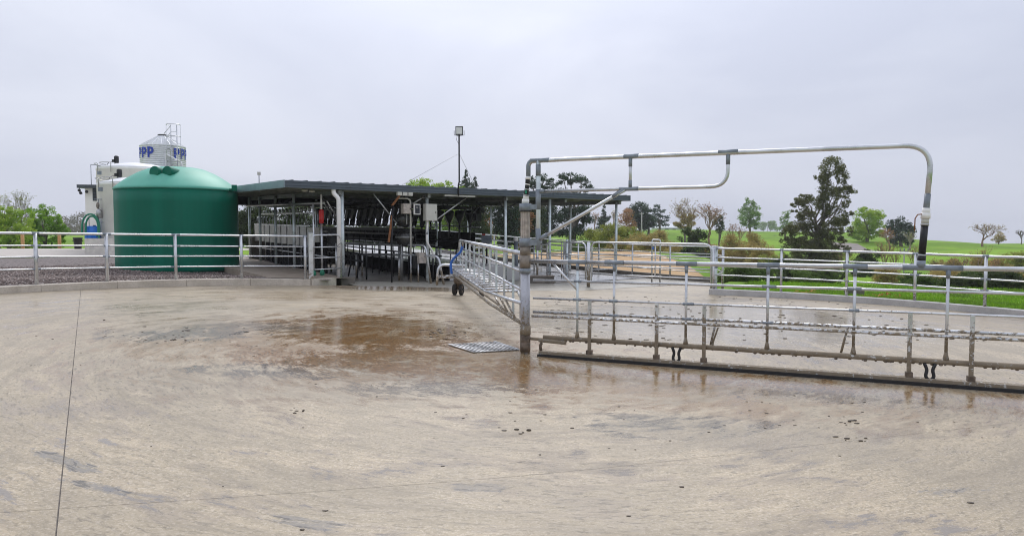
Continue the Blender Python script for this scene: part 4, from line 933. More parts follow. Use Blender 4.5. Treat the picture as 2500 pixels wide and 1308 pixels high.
# dark bent legs of the cow race inside
o = unit('race_rails', 'long dark race rails with bent legs inside the shed', 'rails', 3.2, 1.5)
for (uu, z, r_) in ((3.0, 1.05, .03), (3.0, .80, .03), (5.6, 1.25, .03), (5.6, .95, .03), (5.6, .68, .025), (7.2, 1.4, .03), (7.2, 1.1, .03)):
    MB().tube([S(uu, .8 if uu > 5 else 1.4, z), S(uu + .2, 9.8, z + .22)], r_, 8).build('rail', M['dark_steel'], o)
for k in range(13):
    for uu in (3.0, 5.6):
        v = 1.2 + k * .66; j = rnd.uniform(-.15, .15)
        MB().tube(fillet([SG(uu + j, v + .1), SG(uu + .02, v, .45), S(uu + .02, v, 1.05)], .1, 2), .03, 6).build('bent_leg', M['dark_steel'], o)

# ================================================================== floodlight mast and roof aerial
fu = 5.78; fb = S(fu, -.06, 0)
o = thing('floodlight', 'floodlight on a thin black mast above the shed roof', 'floodlight', (fb.x, fb.y, 2.98))
MB().tube([(fb.x, fb.y, 2.98), (fb.x, fb.y, 3.34), (fb.x + .03, fb.y, 3.45), (fb.x + .03, fb.y, 5.02)], .026, 8).build('mast', M['dark_steel'], o)
h = MB().box((fb.x + .04, fb.y - .05, 5.14), (.25, .07, .28)).build('housing', M['black'], o); MB().box((fb.x + .04, fb.y - .088, 5.14), (.20, .01, .225)).build('lens', M['lamp_glass'], h)
MB().tube([(fb.x - .13, fb.y - .05, 5.14), (fb.x - .13, fb.y, 5.0), (fb.x + .03, fb.y, 4.98), (fb.x + .2, fb.y, 5.0), (fb.x + .2, fb.y - .05, 5.14)], .010, 6).build('bracket', M['black'], o)
MB().tube([(fb.x - .02, fb.y - .02, 5.02), (fb.x - .06, fb.y - .02, 4.85), (fb.x + .02, fb.y - .02, 4.7)], .006, 5).build('cable', M['black'], o)
for q in (S(4.55, 2.0, 3.32), S(8.0, 2.2, 3.32)): MB().tube([(fb.x + .03, fb.y, 4.4), q], .0075, 5).build('guy_wire', M['wire'], o)
ab = S(-.0, 2.55, 0)
o = thing('aerial', 'small grey sensor on a short mast at the roof corner', 'aerial', (ab.x, ab.y, 3.3))
MB().tube([(ab.x, ab.y, 3.05), (ab.x, ab.y, 3.56)], .016, 6).build('mast', M['zinc'], o); MB().box((ab.x, ab.y, 3.62), (.09, .06, .1)).build('sensor', M['cabinet'], o)

# ================================================================== green water tank
tcx, tcy = -11.5, 24.05; tz = gz(tcx, tcy) + .0
o = thing('water_tank', 'large dark green plastic water tank standing on the gravel', 'water tank', (tcx, tcy, tz)); c = (tcx, tcy, 0)
prof = [(1.90, tz - .05), (1.93, tz + .05)] + [(1.93 + .004 * (k % 2), tz + .05 + k * .31) for k in range(1, 8)] + [(1.93, 3.16)]
MB().lathe(prof, c, 72).build('wall', M['tank'], o)
dome = MB().lathe([(1.93, 3.165), (1.955, 3.18), (1.955, 3.22), (1.91, 3.27), (1.82, 3.35)] + [(1.93 * q_, 3.27 + .73 * h_) for q_, h_ in ((.88, .25), (.82, .37), (.757, .48), (.69, .59), (.625, .69), (.55, .78), (.48, .86), (.42, .91), (.34, .95), (.24, .975), (.12, .995))] + [(.001, 4.0)], c, 72).build('dome', M['tank_top'], o)
for (px, py, d, r_) in ((376, 419, 22.62, .185), (407, 419, 22.66, .185)):
    p = at(px, py, d); ax = Vector((-.28, -.95, .10)).normalized()
    mb = MB(); mb.tube([p - ax * .75 - Vector((0, 0, .02)), p - ax * .1, p, p + ax * .012], [r_ * .9, r_, r_, r_ * .93], 20); mb.build('lifting_lug', M['tank'], dome)
p = at(572, 459, 23.7); MB().box(p, (.17, .17, .20), .4).build('overflow_box', M['tank'], dome)
MB().tube([(tcx + 1.85, tcy - .3, 3.2), (tcx + 2.0, tcy - .35, 3.2)], .05, 10).build('overflow', M['tank'], dome)

# ================================================================== milk vats, silo, plant room
pz = .84
pr = thing('plant_room', 'white walled plant room with dark roof and louvre', 'building', (-19, 42, pz))
x0 = at(210, 560, 40.0).x
wl_ = MB().box(((x0 - 18.2) / 2, 42.5, (pz + 4.35) / 2 - .03), (-18.2 - x0, 5, 4.35 - pz + .06)).build('wall', M['wall'], pr)
rf = MB().hexa([(x0 - .28, 39.7, 4.33), (-18.0, 39.7, 4.33), (-18.0, 45.3, 4.33), (x0 - .28, 45.3, 4.33), (x0 - .28, 39.7, 4.52), (-18.0, 39.7, 4.46), (-18.0, 45.3, 4.46), (x0 - .28, 45.3, 4.52)]).build('roof', M['roofdark'], pr)
lw = MB().box((x0 + .72, 39.985, 3.98), (.52, .06, .74)).build('louvre_window', M['louvre'], pr)
for k in range(8): MB().box((x0 + .72, 39.94, 3.68 + k * .085), (.44, .05, .03)).build('louvre_slat', M['black'], lw)
for (dx, z) in ((-.2, 4.2), (-.12, 4.05), (.22, 4.12)):
    MB().ball((x0 + dx, 39.8, z), .085, 8).build('eave_camera', M['black'], rf)
MB().tube([(x0 - .2, 39.8, 4.36), (x0 - .16, 39.8, 4.05), (x0 - .05, 39.85, 4.0)], .02, 6).build('camera_arm', M['black'], rf)
for (a, b_) in (((x0 + .02, 5.73), (x0 + 1.0, 5.68)), ((x0 + .02, 5.73), (x0 + .02, 4.5)), ((x0 + .42, 5.66), (x0 + .42, 4.5)), ((x0 + .6, 5.66), (x0 + .6, 4.5)), ((x0 + .36, 5.66), (x0 + 1.0, 5.64))):
    MB().tube([(a[0], 40.6, a[1]), (b_[0], 40.6, b_[1])], .018, 6).build('vent_frame', M['zinc'], rf)
pl = thing('plinth', 'pale concrete plinth wall in front of the milk vats', 'plinth', (-16.5, 32.6, pz - .1))
xa = at(210, 600, 31.6).x; xb = -14.6
MB().box(((xa + xb) / 2, 33.2, (pz + 1.52) / 2 - .05), (xb - xa, 3.4, 1.52 - pz + .1)).build('block', M['plinth'], pl)
def vat(label, cx, cy, r_, zb_, zs, mot, ladderx):
    o = thing('milk_vat', label, 'vat', (cx, cy, zb_))
    MB().lathe([(r_, zb_), (r_, zs - .10), (r_ + .02, zs - .09), (r_ + .02, zs)], (cx, cy, 0), 56).build('shell', M['vat'], o)
    lid = MB().lathe([(r_ + .02, zs), (r_ - .03, zs + .06), (r_ * .55, zs + .26), (.3, zs + .36), (.001, zs + .37)], (cx, cy, 0), 56).build('lid', M['vat_top'], o)
    mx, my = mot; mz = zs + .22
    MB().lathe([(.16, 0), (.13, .12), (.09, .2)], (mx, my, mz - .08), 12).build('motor_base', M['stainless'], lid)
    MB().lathe([(.09, 0), (.115, .02), (.115, .34), (.06, .38)], (mx, my, mz + .10), 12).build('agitator_motor', M['black'], lid)
    MB().box((mx - .1, my - .1, mz + .2), (.12, .1, .14)).build('terminal_box', M['black'], lid)
    MB().tube(catmull([(mx - .1, my - .1, mz + .15), (mx - .3, my - .2, mz + .1), (mx - .4, my - .3, zs + .05)], 5), .014, 5).build('cable', M['black'], lid)
    for (a0, a1) in ((198, 232), (236, 262)):
        q = lambda a, rr, z: (cx + rr * math.cos(R(a)), cy + rr * math.sin(R(a)), z)
        MB().tube(fillet([q(a0, r_ * .8, zs + .12), q(a0, r_ + .05, zs + .24), q((a0 + a1) / 2, r_ + .08, zs + .24), q(a1, r_ + .05, zs + .22), q(a1, r_ + .06, zs - .28)], .08, 4), .018, 6).build('hand_rail', M['stainless'], o)
    MB().box((cx + (r_ + .03) * math.cos(R(238)), cy + (r_ + .03) * math.sin(R(238)), zs - .3), (.26, .1, .18), .5).build('step', M['zinc'], o)
    return o
vat('nearer white milk vat with black agitator motor on its lid', -17.85, 33.5, 1.75, 1.50, 4.06, (-18.45, 32.9), 0)
vat('taller white milk vat half hidden behind the nearer vat', -20.25, 37.7, 1.85, .84, 5.16, (-21.0, 37.2), 0)
# feed silo
sc = Vector((-23.0, 46.2, 0)); sr = 1.36
o = thing('feed_silo', 'ribbed steel feed silo with caged ladder and blue lettering', 'silo', (sc.x, sc.y, pz))
prof = []
nr_ = 34; zsb, zst = 3.2, 7.42
for k in range(nr_ * 4 + 1):
    z = lerp(zsb, zst, k / (nr_ * 4)); prof.append((sr + .034 * math.cos(k / 4 * 2 * math.pi), z))
MB().lathe(prof, (sc.x, sc.y, 0), 56).build('barrel', M['tin'], o)
cone = MB().lathe([(sr + .03, 7.40), (sr + .04, 7.44), (.26, 8.14), (.26, 8.2), (.001, 8.22)], (sc.x, sc.y, 0), 40).build('roof_cone', M['tin'], o)
for k in range(16):
    a = k * math.pi / 8; MB().bar((sc.x + (sr + .03) * math.cos(a), sc.y + (sr + .03) * math.sin(a), 7.455), (sc.x + .27 * math.cos(a), sc.y + .27 * math.sin(a), 8.155), .03, .03).build('cone_rib', M['tin'], cone)
MB().lathe([(.30, 8.18), (.30, 8.24), (.001, 8.25)], (sc.x, sc.y, 0), 20).build('hatch', M['stainless_dark'], cone)
MB().lathe([(.2, 1.2), (sr, 3.2)], (sc.x, sc.y, 0), 40).build('hopper', M['tin'], o)
for k in range(6): a = k * math.pi / 3 + .2; MB().tube([(sc.x + sr * math.cos(a), sc.y + sr * math.sin(a), pz - .1), (sc.x + sr * math.cos(a), sc.y + sr * math.sin(a), 3.4)], .05, 8).build('leg', M['galv'], o)
# caged ladder on the right of the cone
lx, ly = sc.x + 1.2, sc.y - .95
for dx in (-.18, .18): MB().tube([(lx + dx, ly, 3.0), (lx + dx, ly, 8.72)], .022, 6).build('ladder_rail', M['galv'], o)
for k in range(18): MB().tube([(lx - .18, ly, 3.2 + k * .3), (lx + .18, ly, 3.2 + k * .3)], .014, 5).build('rung', M['galv'], o)
for z in (5.6, 6.4, 7.2, 7.95, 8.7):
    MB().tube([(lx + .42 * math.cos(a) + .1, ly - .25 + .42 * math.sin(a), z) for a in np.linspace(-math.pi * 1.15, math.pi * .15, 12)], .022, 5).build('cage_hoop', M['galv'], o)
for a in (-2.8, -1.57, -.6, .2): MB().tube([(lx + .42 * math.cos(a) + .1, ly - .25 + .42 * math.sin(a), 5.6), (lx + .42 * math.cos(a) + .1, ly - .25 + .42 * math.sin(a), 8.7)], .015, 5).build('cage_bar', M['galv'], o)
MB().tube([(lx - .18, ly, 8.7), (sc.x + .2, sc.y - .2, 8.28)], .022, 6).build('roof_rail', M['galv'], o); MB().tube([(lx - .18, ly, 8.3), (sc.x + .45, sc.y - .35, 8.02)], .022, 6).build('roof_rail', M['galv'], o)
MB().tube(fillet([(lx - .45, ly - .2, 3.0), (lx - .45, ly - .2, 6.85), (lx + .55, ly - .2, 6.3), (lx + .55, ly - .2, 5.4)], .1, 4), .06, 8).build('auger_tube', M['vat_top'], o)
# lettering on the barrel: rounded P shapes wrapped to the curve
def letterP(a_start, z0, hgt, wdt, st):
    mb = MB(); rr = sr + .040
    def q(x, z): a = a_start + x / rr; return (sc.x + rr * math.cos(a), sc.y + rr * math.sin(a), z)
    def strip(A, B):
        n = 5
        for i in range(n):
            pa = [lerp(A[0][j], A[1][j], i / n) for j in (0, 1)]; pb = [lerp(A[0][j], A[1][j], (i + 1) / n) for j in (0, 1)]
            pc = [lerp(B[0][j], B[1][j], (i + 1) / n) for j in (0, 1)]; pd = [lerp(B[0][j], B[1][j], i / n) for j in (0, 1)]
            b = len(mb.v); mb.v += [Vector(q(*p)) for p in (pa, pb, pc, pd)]; mb.face((b, b + 1, b + 2, b + 3))
    strip([(0, z0), (st, z0)], [(0, z0 + hgt), (st, z0 + hgt)])
    zc = z0 + hgt * .66; ro = hgt * .34; xc = wdt - ro
    strip([(st, z0 + hgt - st), (xc, z0 + hgt - st)], [(st, z0 + hgt), (xc, z0 + hgt)]); strip([(st, zc - ro), (xc, zc - ro)], [(st, zc - ro + st), (xc, zc - ro + st)])
    n = 10
    for i in range(n):
        t0, t1 = -math.pi / 2 + math.pi * i / n, -math.pi / 2 + math.pi * (i + 1) / n; ri = ro - st
        b = len(mb.v); mb.v += [Vector(q(xc + k * math.cos(t_), zc + k * math.sin(t_))) for k, t_ in ((ri, t0), (ro, t0), (ro, t1), (ri, t1))]; mb.face((b, b + 1, b + 2, b + 3))
    return mb.build('letter', M['letter'], o)
for k, a in enumerate((-2.52, -2.16, -1.80)): letterP(a, 6.62, .68, .42, .14)
for a in (-.64, -.28, .08): letterP(a, 6.62, .68, .42, .14)
# drum, hoses, pump, dosing pole, bin, timber posts
db = at(229, 575, 32.2)
o = thing('blue_drum', 'bright blue plastic drum on the plinth with scalloped base', 'drum', (db.x, db.y, 1.52))
MB().lathe([(.32, 1.52), (.335, 1.56), (.325, 1.72), (.335, 1.75), (.325, 1.78), (.33, 2.02), (.29, 2.08), (.001, 2.09)], (db.x, db.y, 0), 28).build('barrel', M['blue'], o)
MB().lathe([(.06, 2.07), (.06, 2.12), (.001, 2.125)], (db.x + .1, db.y - .1, 0), 10).build('cap', M['black'], o)
for k in range(5): a = -2.6 + k * .55; MB().box((db.x + .34 * math.cos(a), db.y + .34 * math.sin(a), 1.585), (.1, .05, .13), a + 1.57).build('foot_lug', M['blue'], o)
o = thing('hose', 'two dark green hoses arching over the blue drum', 'hose', (db.x, db.y - .4, 1.52))
for (xl, xr, tp, zr_) in ((-.27, .52, 2.62, 1.30), (-.10, .46, 2.52, 1.62)):
    xm, rx_ = (xl + xr) / 2, (xr - xl) / 2; pts = [(db.x + xl - .02, db.y - .42, 1.66)] + [(db.x + xm - rx_ * math.cos(a_), db.y - .42, 2.05 + (tp - 2.05) * math.sin(a_)) for a_ in np.linspace(0, math.pi, 12)] + [(db.x + xr, db.y - .44, 1.75), (db.x + xr - .05, db.y - .46, zr_)]
    MB().tube(catmull(pts, 3), .04, 8).build('hose_length', M['greenhose'], o)
dpx = at(242, 560, 32.0)
o = thing('dosing_pole', 'steel pole with a tee top standing beside the blue drum', 'pole', (dpx.x, dpx.y, 1.52))
MB().tube([(dpx.x, dpx.y, 1.52), (dpx.x, dpx.y, 3.32)], .02, 6).build('pole', M['zinc'], o); MB().tube([(dpx.x - .18, dpx.y, 3.3), (dpx.x + .16, dpx.y, 3.3)], .018, 6).build('tee_bar', M['zinc'], o)
MB().ball((dpx.x + .0, dpx.y - .05, 3.02), .09, 8, (.8, .8, 1.7)).build('float_valve', M['collar'], o); MB().lathe([(.02, 0), (.12, .02), (.12, .36), (.03, .46)], (dpx.x + .05, dpx.y - .05, 2.42), 12).build('hopper', M['stainless'], o)
MB().tube(fillet([(dpx.x - .45, dpx.y, 2.0), (dpx.x - .45, dpx.y, 2.62), (dpx.x, dpx.y, 2.62)], .05, 3), .015, 6).build('side_frame', M['zinc'], o); MB().tube([(dpx.x, dpx.y, 2.25), (dpx.x + .9, dpx.y, 2.25), (dpx.x + .9, dpx.y, 1.52)], .02, 6).build('guard_rail', M['stainless'], o)
o = thing('pump_set', 'dark pump and motor beside the blue drum', 'pump', (db.x + .85, db.y, 1.52))
MB().tube([(db.x + .6, db.y, 1.70), (db.x + .95, db.y, 1.70)], .13, 12).build('motor', M['louvre'], o); MB().box((db.x + 1.15, db.y, 1.66), (.3, .3, .26)).build('pump_head', M['black'], o); MB().box((db.x + .85, db.y, 1.545), (.8, .36, .05)).build('base_plate', M['zinc'], o); MB().box((db.x + .85, db.y - .02, 1.92), (.2, .16, .2)).build('switch_box', M['zinc'], o)
bp_ = at(190, 590, 43.0); bz = padz(bp_.x, bp_.y)
o = thing('rubbish_bin', 'black tapered rubbish bin standing on the concrete pad', 'bin', (bp_.x, bp_.y, bz))
MB().lathe([(.19, bz), (.245, bz + .62), (.27, bz + .63), (.27, bz + .70), (.24, bz + .70), (.235, bz + .6), (.001, bz + .55)], (bp_.x, bp_.y, 0), 24).build('tub', M['bin'], o)
for s in (-1, 1): MB().box((bp_.x + s * .28, bp_.y, bz + .5), (.04, .1, .06)).build('handle', M['bin'], o)
for i, (px, lab) in enumerate(((55, 'orange timber post in front of the pale green tree'), (145, 'orange timber post beside the darker green tree'))):
    p = at(px, 585, 44.6); z = T(p.x, p.y)
    o = thing('timber_post', lab, 'post', (p.x, p.y, z)); MB().tube([(p.x, p.y, z - .2), (p.x, p.y, 1.80)], [.11, .10], 10).build('shaft', M['timber'], o); MB().tube([(p.x, p.y, 1.80), (p.x, p.y, 1.83)], [.10, .06], 10).build('chamfered_top', M['timber'], o)

# ================================================================== exit race fences and drafting gates
def line_fence(name, label, pts, H, rails, rp, rr, zf, m='galv', mr_='galv_top'):
    P = [Vector(p) for p in pts]; o = thing(name, label, 'fence', (P[0].x, P[0].y, zf(P[0])))
    for p in P: MB().tube([(p.x, p.y, zf(p) - .05), (p.x, p.y, zf(p) + H)], rp, 8).build('post', M[m], o)
    for i, q in enumerate(rails): MB().tube([(p.x, p.y, zf(p) + q) for p in P], rr * (1.35 if i == 0 else 1), 8).build('rail', M[mr_], o)
    return o
zrace = lambda p: race_z(p.x, p.y) + .0
ef = line_fence('race_fence', 'long five rail fence along the exit race behind the shed', [S(14.05, v, 0) for v in (-4, -2, 0, 2, 4, 6, 8, 10, 12, 14, 16)], 1.27, [1.27, 1.0, .78, .56, .34], .032, .018, zrace)
kk = root('race_kerb')
for k in range(10):
    v0 = -4 + k * 2.0; A_ = S(14.15, v0 + .01, 0); B_ = S(14.15, v0 + 1.99, 0); A_.z = zrace(A_) - .04; B_.z = zrace(B_) - .04
    MB().bar(A_, B_, .18, .40).build('kerb_block', M['pitwall'], kk)
line_fence('race_fence', 'five rail fence on the shed side of the exit race', [S(9.4, v, 0) for v in (4.6, 6.6, 8.6, 10.6, 12.6, 14.6)], 1.25, [1.25, 1.02, .8, .58, .36], .03, .018, zrace)
line_fence('race_fence', 'short rail fence with dark lower rails inside the exit race', [S(11.7, v, 0) for v in (1.5, 3.5, 5.5, 7.5, 9.5, 11.5)], 1.18, [1.18, .95, .72, .50], .03, .018, zrace)
c0 = cp(60.8, RY + .1); e0 = S(14.05, -4, 0)
line_fence('race_fence', 'short linking fence between yard kerb and exit race', [c0, c0.lerp(e0, .34) + Vector((.3, 0, 0)), e0], 1.28, [1.26, 1.0, .76, .5], .042, .018, lambda p: .02)
def hoop_gate(label, a, b, ztop, bars, rad=.026, zbase=.12, m='galv_top'):
    a = Vector(a); b = Vector(b); o = thing('race_gate', label, 'gate', (a.x, a.y, 0))
    MB().tube(fillet([(a.x, a.y, zbase), (a.x, a.y, ztop), (b.x, b.y, ztop - .04), (b.x, b.y, zbase)], .22, 7), rad, 10).build('hoop', M[m], o)
    for z in bars: MB().tube([(a.x, a.y, z), (b.x, b.y, z - .02)], rad * .75, 8).build('bar', M[m], o)
    return o
def pt(px, d): p = at(px, 600, d); p.z = 0; return p
gA = hoop_gate('wide hooped pipe gate closing the exit race', pt(1444, 22.6), pt(1737, 20.2), 1.45, (1.06, .70, .42), .028); q = pt(1600, 21.3)
MB().tube([(q.x, q.y, .42), (q.x, q.y, 1.42)], .02, 8).build('upright', M['galv'], gA)
hoop_gate('narrow hooped gate standing beyond the wide one', pt(1446, 26.0), pt(1500, 27.0), 1.40, (1.1, .85, .6, .38), .022)
gC = hoop_gate('weathered hooped gate hung on the big round post', pt(1336, 25.2), pt(1430, 23.2), 1.45, (1.02, .36), .030, .2, 'galv'); q = pt(1412, 23.6); MB().tube([(q.x, q.y, .36), (q.x, q.y, 1.4)], .024, 8).build('upright', M['galv_top'], gC)
def rpost(label, px, d, zt_, r_, m='post'):
    p = pt(px, d); o = thing('steel_post', label, 'post', (p.x, p.y, hh(p.x))); MB().tube([(p.x, p.y, hh(p.x) - .05), (p.x, p.y, zt_)], r_, 12).build('shaft', M[m], o); MB().tube([(p.x, p.y, zt_), (p.x, p.y, zt_ + .015)], [r_, r_ * .7], 12).build('cap', M['zinc'], o)
    z = (zt_ * .55); MB().tube([(p.x, p.y, z), (p.x, p.y, z + .06)], r_ + .012, 12).build('hinge_band', M['zinc'], o); return o
rpost('stout round hinge post between the two hooped race gates', 1437, 22.9, 1.44, .058, 'galv_mud')
rpost('thin stained post on the race wall end', 1312, 25.0, 1.5, .04, 'galv_mud')
rpost('slim bright post near the drafting latch', 1384, 26.5, 1.5, .045)
rpost('stout kerb end post where the paddock fence begins', 1747, 19.95, 1.34, .06)
o = thing('drafting_latch', 'cluster of upright latch bars between the race gates', 'latch', (*pt(1376, 26.8)[:2], 0))
for i, px in enumerate((1371, 1376, 1381, 1387)): q = pt(px, 26.8); MB().tube(fillet([(q.x, q.y, race_z(q.x, q.y) - .02), (q.x, q.y, 1.42), (q.x + .12, q.y, 1.42), (q.x + .12, q.y, .9)], .05, 3), .018, 6).build('latch_bar', M['galv'], o)
o = thing('water_hoop', 'tall bent water pipe hoop with a blue tap', 'pipe', (*pt(1592, 25.2)[:2], 0)); a = pt(1592, 25.2); b = pt(1612, 25.2)
MB().tube(fillet([(a.x, a.y, -.05), (a.x, a.y, 1.50), (b.x, b.y, 1.50), (b.x, b.y, -.05)], .06, 4), .030, 8).build('pipe', M['galv'], o); MB().box((a.x + .03, a.y - .04, 1.2), (.04, .04, .1)).build('tap', M['bluehose'], o)
o = thing('race_step', 'dark stained concrete step end beside the yard', 'step', (*pt(1318, 24.6)[:2], 0)); q = pt(1318, 24.6)
MB().box((q.x, q.y, .10), (.95, .5, .24), .1).build('block', M['pitwall'], o); MB().box((q.x, q.y, .235), (.99, .54, .03), .1).build('lip', M['collar'], o)
o = thing('wash_bucket', 'grey tub with a red handle by the board end', 'bucket', S(9.6, 4.0, race_z(*S(9.6, 4.0, 0)[:2]))); q = S(9.6, 4.0, 0); z = race_z(q.x, q.y)
MB().tube([(q.x, q.y, z), (q.x, q.y, 1.35)], .04, 8).build('stand', M['dark_steel'], o); MB().box((q.x, q.y, 1.50), (.42, .3, .32)).build('tub', M['zinc'], o); MB().box((q.x - .12, q.y - .1, 1.69), (.13, .06, .06)).build('handle', M['red'], o)
o = thing('white_bollard', 'small white capped post beyond the wheeled gate', 'post', S(9.8, 2.2, race_z(*S(9.8, 2.2, 0)[:2]))); q = S(9.8, 2.2, 0); z = race_z(q.x, q.y)
MB().tube([(q.x, q.y, z), (q.x, q.y, 1.42)], .09, 12).build('shaft', M['zinc'], o); MB().lathe([(.095, 0), (.095, .14), (.06, .17), (.001, .175)], (q.x, q.y, 1.42), 12).build('cap', M['white_pvc'], o)
# sump lid and torn netting in the grass
p = at(2085, 712, 19.0); o = thing('sump_box', 'low mossy concrete sump box in the grass behind the kerb', 'box', (p.x, p.y, .03))
MB().box((p.x, p.y, .12), (.42, .3, .2)).build('box', M['pitwall'], o); MB().box((p.x, p.y, .235), (.46, .34, .04)).build('lid', M['kerb'], o)
for (px, d, lab) in ((1965, 18.9, 'torn orange netting scraps in grass behind the kerb'), (2155, 17.9, 'thin orange netting strip lying near the sump box')):
    mb = MB(); p = at(px, 715, d)
    for k in range(26):
        a = Vector((p.x + rnd.gauss(0, .22), p.y + rnd.gauss(0, .06), .08 + rnd.random() * .08)); mb.bar(a, a + Vector((rnd.uniform(-.15, .15), rnd.uniform(-.05, .05), rnd.uniform(-.02, .06))), .02, .006)
    tag(mb.build('netting', M['orange']), lab, kind='stuff')

# ================================================================== trees
def leaves(cent, sig, n, size, sq=1.0, r=rng):
    """n leaves per clump centre; diamond-shaped faces with random tilt"""
    c = np.repeat(np.asarray(cent, float), n, 0); sg = np.repeat(np.asarray(sig, float), n, 0); m = len(c)
    d = r.normal(0, 1, (m, 3)); d /= np.linalg.norm(d, axis=1, keepdims=True); d *= r.uniform(.1, 1, (m, 1)) ** .5
    p = c + d * sg
    a = r.normal(0, 1, (m, 3)); a[:, 2] *= .75; a /= np.linalg.norm(a, axis=1, keepdims=True)
    b = np.cross(a, r.normal(0, 1, (m, 3))); b /= np.linalg.norm(b, axis=1, keepdims=True)
    s = size * r.uniform(.55, 1.25, (m, 1)); a = a * s * sq; b = b * s * .5
    V = np.stack([p - a * .5, p + b * .5 + a * .1, p + a * .5, p - b * .5 + a * .1], 1).reshape(-1, 3)
    return V, np.arange(4 * m).reshape(-1, 4)
def limb(mb, p0, p1, r0, r1, n=6, bend=.08):
    p0 = Vector(p0); p1 = Vector(p1); L = (p1 - p0).length
    pts = [p0.lerp(p1, k / 4) + (Vector((rnd.gauss(0, 1), rnd.gauss(0, 1), rnd.gauss(0, .5))) * L * bend * (0 if k in (0, 4) else .5)) for k in range(5)]
    mb.tube(pts, [lerp(r0, r1, k / 4) for k in range(5)], n)
def tree(name, label, d, bpx, lobes, lm, leaf_px=5.0, cover=1.0, trunk_w=.25, bark='bark', group=None, clump=.42, nclump=None, zb=None, flat=1.0, depth=1.0, cat='tree', fat=1.22):
    s1 = d / 1700.0
    bp = at(bpx, 600, d); bz = T(bp.x, bp.y) if zb is None else zb
    o = thing(name, label, cat, (bp.x, bp.y, bz), group)
    size = leaf_px * s1; Vv = []; Ff = []; off = 0; cents = []
    for (px, py, rx, rz_) in lobes:
        c = at(px, py, d); rxw, rzw = rx * s1 * fat, rz_ * s1 * fat
        c.y += rnd.uniform(-.4, .4) * rxw * depth; cents.append((c, rxw, rzw))
        k = nclump or max(9, int(rx * rz_ / 30)); k = min(k, 60)
        dd = rng.normal(0, 1, (k, 3)); dd /= np.linalg.norm(dd, axis=1, keepdims=True); dd *= rng.uniform(.25, 1, (k, 1)) ** .45
        cc = np.array(c) + dd * np.array([rxw, rxw * depth, rzw]) * (1 - clump * .55)
        sg = np.array([rxw, rxw * depth, rzw * flat]) * clump * rng.uniform(.6, 1.15, (k, 1)) * (1 if k > 8 else 1.15)
        n = max(6, int(cover * 15.0 * math.pi * rxw * rzw / (size * size) / k))
        v, f = leaves(cc, sg, n, size); Vv.append(v); Ff.append(f + off); off += len(v)
    tag(npmesh('crown', np.concatenate(Vv), np.concatenate(Ff), LM[lm], o, False, tuple(cents[0][0])), kind='stuff')
    mb = MB(); top = max(c[0].z for c in cents); base = Vector((bp.x, bp.y, bz - .3)); hub = Vector((bp.x, bp.y, lerp(bz, top, .45)))
    hub.x = lerp(bp.x, sum(c[0].x for c in cents) / len(cents), .5)
    limb(mb, base, hub, trunk_w, trunk_w * .6, 8, .03)
    for c, rx, rz_ in cents: limb(mb, base.lerp(hub, rnd.uniform(.5, 1)), c + Vector((0, 0, rz_ * .2)), trunk_w * .45, trunk_w * .1, 5, .1)
    mb.build('trunk', M[bark], o); return o
def bare(name, label, d, bpx, top_py, spread_px, bark='bark_red', seed=1, depthn=6, w0=.13, zb=None, bud=None, buds=0, group=None, lean=0):
    r = random.Random(seed); bp = at(bpx, 600, d); bz = T(bp.x, bp.y) if zb is None else zb
    o = thing(name, label, 'tree', (bp.x, bp.y, bz), group); ztop = at(bpx, top_py, d).z; Ht = ztop - bz; mb = MB(); tips = []
    sp = spread_px / 1700 * d / 2
    def grow(p, dr, L, rad, k):
        q = p + dr * L; mid = p.lerp(q, .5) + Vector((r.gauss(0, .05), r.gauss(0, .05), 0)) * L
        mb.tube([p, mid, q], [rad, rad * .85, rad * .68], 5 if k < 2 else 3, k < 1)
        if k >= depthn: tips.append(q); return
        for j in range(3 if k in (1, 2, 3) else 2):
            a = r.uniform(0, 6.28); tilt = r.uniform(.28, .62) * (1 + .3 * (j == 2))
            ax = Vector((math.cos(a), math.sin(a), .0)); nd = (dr + ax * tilt * sp / (Ht * .42) + Vector((0, 0, .10))).normalized()
            grow(q if j < 2 else p.lerp(q, .6), nd, L * r.uniform(.66, .86), max(rad * .62, .0085 * d / 60), k + 1)
    grow(Vector((bp.x, bp.y, bz - .2)), Vector((lean, 0, 1)).normalized(), Ht * .26, w0, 0)
    # scale so that the twigs end at the wanted height
    zs = max(v.z for v in mb.v); fz = (ztop - bz) / (zs - bz); xs = max(abs(v.x - bp.x) for v in mb.v); fx = min(1.6, sp * 1.05 / xs)
    for i, v in enumerate(mb.v): mb.v[i] = Vector((bp.x + (v.x - bp.x) * fx, bp.y + (v.y - bp.y) * fx, bz + (v.z - bz) * fz))
    mb.build('branches', M[bark], o)
    if bud:
        tp = np.array([(bp.x + (t_.x - bp.x) * fx, bp.y + (t_.y - bp.y) * fx, bz + (t_.z - bz) * fz) for t_ in tips])
        v, f = leaves(tp, np.full((len(tp), 3), .005 * d), buds, 3.4 * d / 1700); tag(npmesh('buds', v, f, LM[bud], o, False, (bp.x, bp.y, bz)), kind='stuff')
    return o
def conifer(name, label, d, bpx, top, base_py, wpx, lm, group=None, tiers=9, zb=None, pw=.8):
    lob = []
    for k in range(tiers):
        t_ = k / (tiers - 1); w_ = wpx / 2 * (1 - t_) ** pw * rnd.uniform(.82, 1.1) + 2; y = lerp(base_py - 6, top + 3, t_); n = max(1, int(w_ / 7))
        for j in range(n): lob.append((bpx + (rnd.uniform(-.55, .55) * w_ if n > 1 else 0), y + rnd.uniform(-2, 2), max(3.5, w_ * .62), max(4, (base_py - top) / tiers * .75)))
    return tree(name, label, d, bpx, lob, lm, 4.2, .9, .22, 'bark', group, .5, None, zb)

BG = 'trees beyond the paddock'
